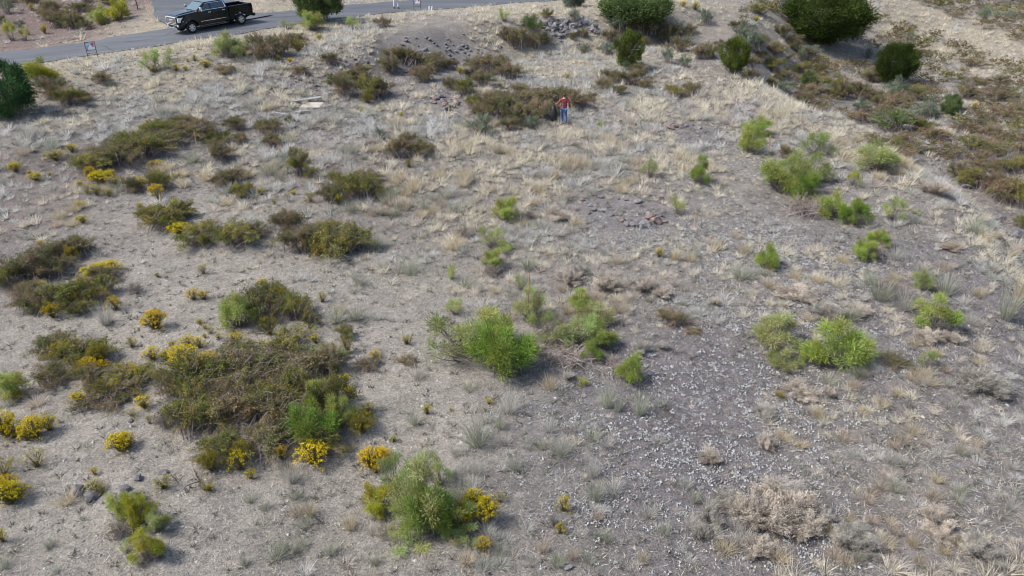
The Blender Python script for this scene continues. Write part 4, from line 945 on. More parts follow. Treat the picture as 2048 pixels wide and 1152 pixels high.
# ------------------------------------------------------------------ low growth: density and colour by zone
ZONES = [  # x, y, half-width, half-height in the photograph, tussocks per m2, (straw, pink, grey, pale) shares
    (1000, 330, 260, 90, 3.4, (.62, .1, .13, .15)), (1250, 290, 220, 90, 3.0, (.5, .22, .13, .15)), (1530, 210, 200, 46, 4.4, (.66, .2, .04, .1)), (1740, 300, 130, 60, 1.0, (.4, .3, .2, .1)), (1850, 380, 130, 70, 1.3, (.5, .2, .15, .15)),
    (1120, 470, 260, 60, 1.9, (.45, .15, .2, .2)), (1250, 590, 250, 60, 1.6, (.25, .4, .15, .2)), (1450, 520, 160, 50, 1.1, (.5, .2, .15, .15)), (1650, 600, 160, 60, 1.0, (.4, .35, .1, .15)), (1820, 480, 120, 60, 1.1, (.35, .15, .3, .2)),
    (1850, 900, 230, 160, 2.3, (.62, .22, .06, .1)), (1760, 1090, 220, 90, 2.0, (.6, .2, .08, .12)), (1960, 700, 120, 90, .9, (.5, .25, .15, .1)), (1650, 830, 140, 70, 1.5, (.5, .25, .1, .15)), (1400, 1110, 260, 60, 1.1, (.5, .2, .15, .15)),
    (1020, 1080, 220, 90, 1.3, (.3, .2, .3, .2)), (650, 1060, 180, 100, 1.2, (.25, .1, .4, .25)), (1090, 880, 160, 90, .9, (.2, .15, .4, .25)), (930, 30, 320, 30, 2.6, (.8, .1, 0, .1)), (650, 110, 130, 50, 2.3, (.55, .05, .1, .3)), (330, 110, 170, 30, 1.2, (.8, .1, 0, .1)),
    (430, 160, 250, 60, 1.9, (.45, .1, .15, .3)), (200, 220, 220, 60, 1.6, (.25, .1, .25, .4)), (620, 240, 150, 60, 2.1, (.3, .05, .15, .5)), (1130, 130, 180, 60, 2.0, (.4, .1, .15, .35)), (850, 220, 180, 60, 1.8, (.45, .1, .2, .25)), (1900, 80, 150, 34, 2.4, (.75, .1, .05, .1)), (1780, 45, 60, 20, 2.5, (.8, .1, 0, .1)), (1330, 20, 250, 24, 1.9, (.8, .1, 0, .1)),
    (1850, 200, 150, 70, 1.2, (.4, .2, .2, .2)), (1950, 280, 110, 60, 1.2, (.4, .2, .2, .2)), (830, 520, 120, 60, .8, (.3, .1, .35, .25)), (640, 380, 180, 50, 1.3, (.35, .1, .3, .25)), (80, 330, 120, 60, .7, (.2, .15, .3, .35)), (300, 260, 200, 50, 1.0, (.2, .1, .35, .35)), (100, 1060, 140, 90, .35, (.1, .1, .5, .3)),
    (640, 245, 80, 32, 3.0, (.05, .02, .08, .85)), (610, 288, 60, 18, 2.0, (.05, .02, .13, .8)), (1100, 115, 90, 24, 1.5, (.1, .05, .1, .75)), (560, 275, 120, 40, .8, (.2, .05, .25, .5)),
    # thin ground: negative
    (1600, 130, 150, 60, -.4, None), (1330, 85, 110, 40, -.5, None),
    (320, 600, 200, 70, -1.2, None), (780, 720, 170, 110, -.9, None), (250, 880, 190, 90, -1.2, None), (400, 1060, 330, 110, -.5, None), (1240, 428, 90, 32, -8, None), (1395, 268, 48, 20, -6, None), (870, 100, 115, 42, -4, None), (1450, 85, 80, 30, -1.6, None), (1500, 770, 190, 100, -1.0, None), (1360, 880, 130, 100, -.7, None)]
ZW = resolve(ZONES)

def density(x, y):
    wob = (vnoise(x, y, 2.6, 21) - .5) * 1.3
    d = np.full(np.shape(x), .42); sh = np.zeros(np.shape(x) + (4,)) + np.array((.35, .2, .2, .25)) * .4
    for (px, py, rx, ry, k, s) in ZW:
        w = np.exp(-np.clip(((x - px) / rx) ** 2 + ((y - py) / ry) ** 2 + wob, 0, 30))
        d += k * w
        if s is not None: sh += (w * k)[..., None] * np.array(s)
    return np.clip(d, 0.03, None), sh / sh.sum(-1, keepdims=True)

def free_of(x, y, spots, grow=1.0):
    """mask of the points that stand outside the given round footprints"""
    ok = np.ones(len(x), bool)
    cell = {}
    for (a, b, r) in spots:
        cell.setdefault((int(a // 6), int(b // 6)), []).append((a, b, r * grow))
    for i in range(len(x)):
        cx, cy = int(x[i] // 6), int(y[i] // 6)
        for u in (-1, 0, 1):
            for v in (-1, 0, 1):
                for (a, b, r) in cell.get((cx + u, cy + v), ()):
                    if (x[i] - a) ** 2 + (y[i] - b) ** 2 < r * r:
                        ok[i] = False
    return ok

def visible(x, y, margin=.12):
    z = H0(x, y)
    px, py, zd = to_px(x, y, z)
    m = (px > -2048 * margin) & (px < 2048 * (1 + margin)) & (py > -1152 * margin) & (py < 1152 * (1 + margin)) & (zd > 5)
    return m

def off_road(x, y, m=.25):
    d, _ = poly_dist(x, y, ROAD_EDGE)
    on = (d < m) & (d > -ROAD_W - m)
    s = np.array(smooth_line(side_pts))
    ds, _ = poly_dist(x, y, [tuple(p) for p in s[::4]])
    return ~on & ~(np.abs(ds) < 3.4 + m)

R = np.random.RandomState(2024)
def sprinkle(n, y0=8, y1=112):
    """n random points over the ground in view, evenly by area"""
    y = y0 + (y1 - y0) * R.rand(n)
    half = 8 + y * .80
    keep = R.rand(n) < half / (8 + y1 * .80)
    x = (R.rand(n) * 2 - 1) * half
    x, y = x[keep], y[keep]
    m = visible(x, y) & off_road(x, y)
    return x[m], y[m]

# --- tussocks: the 300 that show largest one by one, the rest as ground cover
TONES = ['straw', 'straw_pink', 'blade_grey', 'blade_pale']
x, y = sprinkle(150000)
dens, share = density(x, y)
area = 104 * (2 * (8 + 112 * .8)) / 150000          # m2 per sprinkled point
s_, _ = poly_dist(x, y, CREST)
dens += 3.2 * np.exp(-((s_ + .6) / 1.1) ** 2) * ((y > 24) & (y < 58)); share = np.where((np.abs(s_ + .6) < 1.6)[:, None], np.array((.45, .05, .1, .4)), share)
dens = dens * (.5 + 1.5 * vnoise(x, y, 1.3, 23)) * np.where(y > 62, 1.15, 1.75)
k = R.rand(len(x)) < dens * area * np.where(y < 26, 1.3, 1)
x, y, share = x[k], y[k], share[k]
k = free_of(x, y, BARE, .85); x, y, share = x[k], y[k], share[k]
tv = np.clip((vnoise(x, y, 1.9, 27) - .5) * 1.5 + .5 + R.normal(size=len(x)) * .16, 0, .9999)
tone = (tv[:, None] > np.cumsum(share, 1)[:, :3]).sum(1)
size = (.34 + .78 * R.rand(len(x)) ** 1.8) * (.62 + .75 * vnoise(x, y, 2.4, 29))
size = np.where(y < 27, np.minimum(size, .55 + .35 * R.rand(len(x))), size)
dr_, _ = poly_dist(x, y, ROAD_EDGE); size = size * np.where((dr_ > 0) & (dr_ < 2.4), .42, 1)
Z = H(x, y)
px, py, zd = to_px(x, y, Z)
app = size / zd * FPX
app[(px < 20) | (px > 2028) | (py < 20) | (py > 1130)] *= .01
order = np.argsort(-app)
near_name = lambda a, b: min(LANDMARKS, key=lambda l: math.hypot(a - l[0], (b - l[1]) * 1.6))[2]
TONE_WORD = {'straw': 'straw coloured', 'straw_pink': 'pinkish dry', 'blade_grey': 'grey green', 'blade_pale': 'pale grey'}
for i in order[:290]:
    t = TONES[tone[i]]
    o = tussock(TUS_M, R.randint(5), t, (x[i], y[i], Z[i]), size[i], size[i] * (.42 + .2 * R.rand()), R.rand() * 6.28)
    lm = near_name(px[i], py[i])
    tag(o, f'{TONE_WORD[t]} bunchgrass tussock growing on the open ground nearer {lm} than other landmarks', 'grass tussock', f'{TONE_WORD[t]} tussocks around {lm}')
    o['label'] = f'{TONE_WORD[t]} bunchgrass tussock on open ground around {lm}'
rest = order[290:]
TINT = np.array([(1.24, 1.14, .92), (1.04, .92, .80), (.76, .77, .66), (1.1, 1.07, 1.0)])
M['cover'] = foliage_mat('dry_grass_cover', [(.36, .36, .36), (.52, .52, .52), (.64, .64, .64), (.44, .44, .44)], .42, tint=True, objvar=0)
def joined_tussocks(name, idx, label, templates):
    acc = Acc()
    ang = R.rand(len(idx)) * 6.28
    for q, i in enumerate(idx):
        T = templates[q % len(templates)]
        c, s = math.cos(ang[q]), math.sin(ang[q])
        V = T[0] * [size[i], size[i], size[i] * (.75 + .35 * R.rand())]
        V = np.stack([V[:, 0] * c - V[:, 1] * s + x[i], V[:, 0] * s + V[:, 1] * c + y[i], V[:, 2] + Z[i]], 1)
        col = TINT[tone[i]] * (.82 + .36 * R.rand())
        acc.add(V, T[1], 0, np.broadcast_to(col, V.shape))
    tag(link(name, acc.mesh(name, [M['cover']])), kind='stuff', label=label)
def template(seed, n, W, **kw):
    a = gen_tussock(seed, n, .45 + .2 * ((seed * 7) % 5) / 4, .6 + .55 * ((seed * 3) % 7) / 6, W, wind=.1 + .5 * ((seed * 5) % 4) / 3, **kw); return np.concatenate(a.V), np.concatenate(a.T)
T_NEAR = [template(301 + k, 60 + 8 * k, .0135, droop=.3 + .12 * k) for k in range(7)]
T_MID = [template(321 + k, 34 + 4 * k, .033, droop=None) for k in range(7)]
T_FAR = [template(311 + k, 26, .05, droop=None) for k in range(4)]
joined_tussocks('dry_bunchgrass', [i for i in rest if zd[i] < 27], 'thick cover of dry bunchgrass over the slope', T_NEAR)
joined_tussocks('middle_bunchgrass', [i for i in rest if 27 <= zd[i] < 48], 'dry bunchgrass between the broom bushes and the scrub', T_MID)
joined_tussocks('far_bunchgrass', [i for i in rest if zd[i] >= 48], 'pale dry grass covering the verge and far hillside', T_FAR)
print('tussocks', len(x), 'near', int((zd < 48).sum()))

# --- fine thatch: single blades and stubs lying about
def thatch(n, y0, y1, name, L, W, label, base=.06):
    x, y = sprinkle(n, y0, y1)
    d, sh = density(x, y)
    k = R.rand(len(x)) < np.clip(base + d * .75, .08, 1)
    x, y, sh = x[k], y[k], sh[k]
    b = np.stack([x, y, H(x, y) - .01], 1)
    m = 5
    b = np.repeat(b, m, 0) + np.concatenate([R.normal(size=(len(x) * m, 2)) * .07, np.zeros((len(x) * m, 1))], 1)
    n = len(b)
    dv = unit(np.stack([R.normal(size=n) + .3, R.normal(size=n), np.abs(R.normal(size=n)) * .55 + .12], 1))
    col = np.repeat((sh @ TINT) * (.62 + .6 * R.rand(len(x), 1)), m, 0)
    acc = Acc(); blades(acc, R, b, dv, L * (.4 + .9 * R.rand(n)), W * (.6 + .8 * R.rand(n)), col=col)
    tag(link(name, acc.mesh(name, [M['cover']])), kind='stuff', label=label)
thatch(104000, 8, 45, 'short_dry_grass', .17, .0135, 'short sparse dry grass between the tussocks')
thatch(52000, 8, 30, 'fine_stubble', .10, .010, 'fine pale stubble and litter on the near ground', .5)
thatch(66000, 45, 112, 'far_short_grass', .24, .026, 'short dry grass on the far slope and verge')

# --- small grey herbs and dead dark tufts
def herbs(n, y0, y1, name, cols, size, per, label, zone=None, up=.25, flat=.04, leaf=1):
    x, y = sprinkle(n, y0, y1)
    if zone is not None:
        w = np.zeros(len(x))
        for (a, b, rx, ry, s) in zone:
            w = np.maximum(w, s * np.exp(-np.clip(((x - a) / rx) ** 2 + ((y - b) / ry) ** 2 + (vnoise(x, y, 1.8, 33) - .5) * 1.6, 0, 30)))
        k = R.rand(len(x)) < w; x, y = x[k], y[k]
    k = free_of(x, y, BARE, .6); x, y = x[k], y[k]
    if not len(x): return
    z = H(x, y)
    s = size * (.5 + .9 * R.rand(len(x)))
    n = len(x) * per
    az = R.rand(n) * 6.28
    sr = np.repeat(s, per)
    p = np.repeat(np.stack([x, y, z + .012], 1), per, 0) + np.stack([np.cos(az) * sr * .45, np.sin(az) * sr * .45, flat * R.rand(n)], 1) * R.rand(n, 1) ** .5 * (1 if leaf == 1 else .5)
    m = foliage_mat(name + '_leaf', cols, .15, objvar=0)
    acc = Acc()
    if leaf < 1:
        dv = unit(np.stack([np.cos(az), np.sin(az), .25 + 1.1 * R.rand(n)], 1) + R.normal(size=(n, 3)) * .25)
        blades(acc, R, p - [0, 0, .02], dv, sr * (.35 + .5 * R.rand(n)), leaf * .022 * (.6 + .8 * R.rand(n)))
    else:
        leaves(acc, R, p, sr * (.20 + .16 * R.rand(n)), aspect=.8, up=up)
    tag(link(name, acc.mesh(name, [m])), kind='stuff', label=label)
    print(name, len(x))
PALE = resolve([(1480, 760, 210, 110, .9), (1390, 960, 220, 110, 1.0), (1300, 900, 160, 90, .8), (1580, 520, 150, 60, .8), (1350, 490, 150, 40, .6), (1250, 1010, 120, 60, .9), (1450, 1080, 160, 60, .6), (1620, 640, 120, 50, .6), (1730, 690, 110, 50, .6), (1600, 960, 100, 110, .6), (1640, 1110, 160, 50, .7), (1500, 650, 170, 60, .7), (1430, 300, 200, 60, .3), (1180, 860, 120, 60, .5)])
herbs(150000, 8, 40, 'pale_grey_herbs', [(.34, .345, .34), (.44, .445, .435), (.52, .525, .515), (.39, .395, .385)], .15, 13, 'low pale grey rosettes dotting the dark bare soil', PALE, up=1.6)
herbs(7500, 8, 50, 'dark_low_herbs', [(.06, .062, .045), (.11, .105, .08), (.15, .14, .115), (.09, .08, .07)], .2, 14, 'small dark dead herbs and seedlings on the gravel', None, up=.2, flat=.09, leaf=.75)
herbs(7000, 8, 55, 'grey_green_herbs', [(.15, .16, .11), (.22, .23, .165), (.29, .29, .22), (.19, .195, .155)], .26, 13, 'small grey green seedlings on the open ground', None, up=.2, flat=.14, leaf=.75)
herbs(26000, 8, 55, 'dark_tuft_roots', [(.06, .052, .045), (.1, .088, .075), (.14, .12, .10)], .26, 12, 'grey dead roots and twigs among the grass', [q[:4] + (min(1, q[4] * .16),) for q in ZW if q[4] > 0], up=.3, flat=.05, leaf=.8)

# --- rocks
M['rock'] = plain('dark_volcanic_rock', (.125, .115, .12), .95, noise=.45, nscale=5, bump=.5)
M['rock_pale'] = plain('weathered_grey_rock', (.175, .163, .163), .95, noise=.35, nscale=5, bump=.5)
M['rock_red'] = plain('reddish_rock', (.165, .12, .105), .95, noise=.4, nscale=5, bump=.5)
def rock_mesh(seed, mat):
    g = np.random.RandomState(seed)
    bm = bmesh.new(); bmesh.ops.create_icosphere(bm, subdivisions=2, radius=.5)
    cuts = unit(g.normal(size=(9, 3)))
    lim = .34 + .13 * g.rand(9)
    for v in bm.verts:
        c = np.array(v.co)
        for a, l in zip(cuts, lim):
            d = c @ a
            if d > l: c = c - a * (d - l) * .92
        c = c * (1 + .10 * g.normal()) * [1, .82, .66]
        v.co = c
    me = bpy.data.meshes.new('rock'); bm.to_mesh(me); bm.free(); me.materials.append(mat); return me
ROCKS = {k: [rock_mesh(401 + i, M[k]) for i in range(6)] for k in ('rock', 'rock_pale', 'rock_red')}
def rock(cx, cy, w, mat='rock', label=None, group=None):
    p, zd = at(cx, cy)
    s = w * zd / FPX * 1.35
    o = link('rock', ROCKS[mat][R.randint(6)], loc=(p.x, p.y, p.z + s * .12), rot=(R.normal() * .25, R.normal() * .25, R.rand() * 6.28), scale=(s, s * (.8 + .4 * R.rand()), s * (.75 + .4 * R.rand())))
    return tag(o, label, 'rock', group)
for _ in range(74):
    a, b = R.normal() * 26, R.normal() * 11
    rock(1122 + a + .35 * b, 58 + b - a * .06, 5 + 9 * R.rand(), R.choice(['rock', 'rock_pale', 'rock']), 'dark grey rock in the loose rock pile on the bank below the crest', 'rocks of the dark rock pile')
for _ in range(20):
    a = R.rand()
    rock(1155 + 35 * a, 36 + 24 * a + R.normal() * 3, 6 + 7 * R.rand(), 'rock_pale', 'pale grey rock at the crest end of the rock pile', 'pale rocks by the rock pile')
for _ in range(46):
    rock(870 + R.normal() * 55, 108 + R.normal() * 20, 3 + 5 * R.rand(), R.choice(['rock', 'rock_pale']), 'small stone on the bare gravel bank below the verge', 'stones on the gravel bank')
for cx, cy in ((905, 90), (918, 98), (928, 105), (912, 104), (898, 100), (932, 96), (958, 93), (940, 102)):
    rock(cx, cy, 5 + 4 * R.rand(), 'rock_pale', 'pale blocky stone heaped on the gravel bank', 'pale blocks on the gravel bank')
for _ in range(26):
    rock(720 + R.normal() * 28, 128 + R.normal() * 5, 5 + 5 * R.rand(), 'rock', 'dark stone in the shadowed ledge above the brown scrub', 'stones along the dark ledge')
for _ in range(20):
    rock(630 + R.normal() * 26, 168 + R.normal() * 9, 5 + 5 * R.rand(), R.choice(['rock_red', 'rock']), 'reddish dark stone on the broken soil behind the debris', 'stones on the red broken soil')
for _ in range(20):
    rock(880 + R.normal() * 18, 205 + R.normal() * 7, 6 + 7 * R.rand(), R.choice(['rock_red', 'rock']), 'dark reddish lump of rubble left of the man in plaid', 'rubble heap near the man')
RING = [(1300, 437, 20, 'rock_red'), (1312, 446, 24, 'rock_red'), (1290, 452, 22, 'rock_pale'), (1268, 452, 18, 'rock'), (1255, 450, 14, 'rock'), (1276, 445, 14, 'rock'), (1245, 442, 12, 'rock_red'), (1298, 431, 15, 'rock_pale'), (1318, 432, 13, 'rock'), (1326, 424, 9, 'rock'), (1276, 405, 14, 'rock_pale'), (1180, 412, 8, 'rock_pale'), (1188, 421, 12, 'rock'), (1178, 428, 8, 'rock'), (1222, 431, 10, 'rock'), (1200, 395, 9, 'rock'), (1252, 401, 8, 'rock'), (1164, 402, 10, 'rock_red'), (1236, 398, 6, 'rock'), (1320, 397, 10, 'rock_red'), (1206, 424, 7, 'rock'), (1284, 456, 12, 'rock'), (1330, 445, 10, 'rock_red'),
        (1342, 258, 14, 'rock_red'), (1349, 254, 10, 'rock_red'), (1336, 256, 10, 'rock_red'), (1344, 248, 8, 'rock_pale'), (1362, 256, 7, 'rock'), (1372, 253, 8, 'rock'), (1398, 257, 9, 'rock_pale'), (1383, 250, 7, 'rock')]
for cx, cy, w, m in RING:
    far = cy < 300
    c = {'rock': 'dark grey', 'rock_pale': 'pale grey', 'rock_red': 'reddish brown'}[m]
    rock(cx, cy, w, m, f'{c} stone edging the small upper bare patch' if far else f'{"large" if w > 17 else "small"} {c} stone edging the round bare gravel patch', f'{c} stones of the upper bare patch' if far else f'{"large" if w > 17 else "small"} {c} stones around the bare patch')
for cx, cy, w, m, lab in ((250, 980, 17, 'rock', 'dark rounded stone beside the dark scrub tuft on gravel'), (276, 957, 14, 'rock', 'black stone with a dark seedling against it'), (328, 946, 15, 'rock', 'flat dark stone lying nearer the stick than the other stones'), (312, 914, 7, 'rock', 'small round dark stone alone on pale gravel'), (158, 985, 24, 'rock', 'broad dark stone half under the olive yellow bush'), (186, 996, 26, 'rock', 'broad grey slab touching the foot of the olive yellow bush'), (196, 992, 12, 'rock_red', 'tan stone on the grey slab under the olive yellow bush'), (1995, 530, 12, 'rock', 'lone dark stone on the purple soil near the pad edge'), (1922, 362, 18, 'rock_pale', 'grey boulder at the pad edge beside the dark scrub, upper of two'), (1934, 376, 16, 'rock_pale', 'grey boulder at the pad edge beside the dark scrub, lower of two'), (1998, 440, 20, 'rock', 'dark boulder under the pad edge, higher of the broken pair'), (2030, 470, 26, 'rock', 'big dark boulder under the pad edge at the frame side'), (1985, 545, 8, 'rock_red', 'small reddish stone under the lone dark stone'), (262, 842, 10, 'rock', 'dark stone between two yellow bushes')):
    rock(cx, cy, w, m, lab)
# gravel: loose pebbles and chips
x, y = sprinkle(110000, 8, 50)
g_w = np.zeros(len(x)) + .14
for q in PATCH_W:
    if q[4] in ('gravel', 'slate', 'red'):
        g_w = np.maximum(g_w, min(1, q[5]) * np.exp(-np.clip(((x - q[0]) / q[2]) ** 2 + ((y - q[1]) / q[3]) ** 2, 0, 30)))
k = R.rand(len(x)) < g_w; x, y = x[k], y[k]
s = .018 + .05 * R.rand(len(x)) ** 3
OCT = np.array([(1, 0, 0), (-1, 0, 0), (0, 1, 0), (0, -1, 0), (0, 0, 1), (0, 0, -1)], float)
OT = np.array([(0, 2, 4), (2, 1, 4), (1, 3, 4), (3, 0, 4)])
V = np.stack([x, y, H(x, y)], 1)[:, None] + OCT[None] * (s[:, None, None] * (.6 + .7 * R.rand(len(x), 6, 1))) * [1, 1, .6]
T = (np.arange(len(x)) * 6)[:, None, None] + OT[None]
acc = Acc(); acc.add(V.reshape(-1, 3), T.reshape(-1, 3))
M['pebble'] = foliage_mat('pebble', [(.10, .09, .085), (.24, .22, .2), (.33, .31, .28), (.42, .40, .36), (.17, .14, .125)], 0, objvar=0)
tag(link('gravel', acc.mesh('gravel', [M['pebble']])), kind='stuff', label='loose pale and dark pebbles on the bare ground')
print('pebbles', len(x))

# --- scrub of the far hillside, beyond the pad: the larger looking bushes one by one, the rest as one cover
cand = []
for _ in range(2600):
    inner = R.rand() < .42
    cx, cy = (R.uniform(1190, 1720), R.uniform(20, 210)) if inner else (R.uniform(1500, 2110), R.uniform(-30, 330))
    p, zd = at(cx, cy)
    s, _d = poly_dist(np.array([p.x]), np.array([p.y]), CREST)
    if s[0] < (-1 if cy < 130 else 4) or len(cand) >= 300: continue
    band = abs((cy - 60) - (cx - 1900) * .36) < 24         # the pale grassy strip stays open
    if band or R.rand() > .35 + .9 * (vnoise(cx, cy, 60, 41) > .45): continue
    if cx < 1600 and 40 < cy < 115 and 1385 < cx: continue  # bare bank
    if any((p.x - a) ** 2 + (p.y - b) ** 2 < (r + .1) ** 2 for a, b, r in BARE): continue
    W = R.uniform(1.3, 3.0)
    BARE.append((p.x, p.y, W * .42))
    cand.append((W / zd, p, W, cx, cy, R.choice(['scrub', 'scrub_rust', 'scrub_rust', 'scrub_green'])))
cand.sort(key=lambda c: -c[0])
for _, p, W, cx, cy, mat in cand[:46]:
    o = grow('scrub', p, W, W * R.uniform(.26, .4), mat, False)
    rl = relation(cx, cy)
    o['group'] = f'{COLOUR[mat]} scrub on the far hillside {rl[0][0]} {rl[1]}'
    o['label'] = f'low {COLOUR[mat]} hillside scrub bush {rl[0][0]} {rl[1]}'
low = [gen_scrub(151 + k, 34, 11, .85, 2.7) for k in range(4)]
low = [(np.concatenate(a.V), np.concatenate(a.T)) for a, _ in low]
SC_COL = {'scrub': (.155, .138, .072), 'scrub_rust': (.19, .152, .088), 'scrub_green': (.165, .158, .06)}
acc = Acc()
for k_, (_, p, W, cx, cy, mat) in enumerate(cand[46:]):
    V, T = low[k_ % 4]; a = R.rand() * 6.28; c, s_ = math.cos(a), math.sin(a); f = W / 2
    V2 = np.stack([(V[:, 0] * c - V[:, 1] * s_) * f + p.x, (V[:, 0] * s_ + V[:, 1] * c) * f + p.y, V[:, 2] * f * R.uniform(.7, 1.0) + p.z], 1)
    acc.add(V2, T, 0, np.broadcast_to(np.array(SC_COL[mat]) * R.uniform(.8, 1.25), V2.shape))
M['low_scrub'] = foliage_mat('low_scrub_leaf', [(.5, .55, .5), (1.0, 1.0, 1.0), (1.45, 1.4, 1.5), (.8, .9, .8)], .3, tint=True, objvar=0)
tag(link('far_low_scrub', acc.mesh('far_low_scrub', [M['low_scrub']])), kind='stuff', label='low brown brush covering the far hillside')
n_ = 0
for _ in range(300):                                        # and a few on the slope across the road
    cx, cy = R.uniform(-60, 300), R.uniform(-60, 60)
    if n_ >= 24: break
    p, zd = at(cx, cy)
    d, _z = poly_dist(np.array([p.x]), np.array([p.y]), ROAD_EDGE)
    if d[0] > -ROAD_W - 2.5 or not off_road(np.array([p.x]), np.array([p.y]), 1.6)[0]: continue
    if any((p.x - a) ** 2 + (p.y - b) ** 2 < (r + .4) ** 2 for a, b, r in BARE): continue
    W = R.uniform(1.0, 2.4)
    mat = R.choice(['scrub', 'scrub_rust', 'scrub_rust'])
    o = grow('scrub', p, W, W * R.uniform(.3, .5), mat, False)
    o['group'] = f'{COLOUR[mat]} scrub across the road'
    o['label'] = f'low {COLOUR[mat]} scrub bush on the red slope across the road'
    n_ += 1
# ------------------------------------------------------------------ built objects
def bm_box(bm, c, s, rot=None):
    m = Matrix.Translation(c)
    if rot is not None: m = m @ rot
    return bmesh.ops.create_cube(bm, size=1, matrix=m @ Matrix.Diagonal((*s, 1)))['verts']

def bm_prism(bm, prof, y0, y1, f=None):
    """closed (x, z) outline extruded from y0 to y1; f moves each point"""
    a = [bm.verts.new((p[0], y0, p[1])) for p in prof]; b = [bm.verts.new((p[0], y1, p[1])) for p in prof]
    n = len(prof)
    for i in range(n):
        bm.faces.new((a[i], a[(i + 1) % n], b[(i + 1) % n], b[i]))
    bm.faces.new(a[::-1]); bm.faces.new(b)
    bmesh.ops.recalc_face_normals(bm, faces=bm.faces)
    return a, b

def bm_cyl(bm, p0, p1, r0, r1=None, seg=12):
    p0, p1 = Vector(p0), Vector(p1); d = p1 - p0
    m = Matrix.Translation((p0 + p1) / 2) @ d.to_track_quat('Z', 'Y').to_matrix().to_4x4()
    bmesh.ops.create_cone(bm, cap_ends=True, segments=seg, radius1=r0, radius2=r0 if r1 is None else r1, depth=d.length, matrix=m)

def bm_obj(name, bm, mat, parent=None, bevel=0, smooth=False, loc=None, rot=None):
    if bevel:
        bmesh.ops.bevel(bm, geom=[e for e in bm.edges if len(e.link_faces) == 2 and e.calc_face_angle(0) > .5], offset=bevel, segments=2, profile=.6, affect='EDGES', clamp_overlap=True)
    me = bpy.data.meshes.new(name); bm.to_mesh(me); bm.free()
    if smooth:
        for p in me.polygons: p.use_smooth = True
    me.materials.append(mat)
    return link(name, me, parent=parent, loc=loc, rot=rot)

M['paint'] = plain('black_car_paint', (.003, .004, .009), .25, coat=.26, spec=.22)
M['glass'] = plain('dark_window_glass', (.012, .018, .02), .04, spec=1.0, coat=.6)
M['wind'] = plain('windscreen_glass', (.05, .10, .105), .06, spec=.8, coat=.3)
M['chrome'] = plain('chrome', (.86, .87, .89), .2, metal=1)
M['alloy'] = plain('polished_alloy', (.72, .73, .74), .28, metal=.85)
M['rubber'] = plain('tyre_rubber', (.012, .012, .012), .85)
M['blackp'] = plain('black_plastic', (.013, .013, .014), .6)
M['lens'] = plain('clear_lamp_lens', (.72, .75, .78), .12, spec=.8, coat=.6)
M['redlens'] = plain('red_lamp_lens', (.42, .012, .02), .2, coat=.6)
M['amber'] = plain('amber_lamp', (.65, .22, .02), .3)
M['bedliner'] = plain('black_bed_liner', (.012, .012, .012), .9)

def arch(cx, r, z0, n=9):
    return [(cx + r * math.cos(a), .42 + r * math.sin(a)) for a in np.linspace(PI - .0, 0, n)]

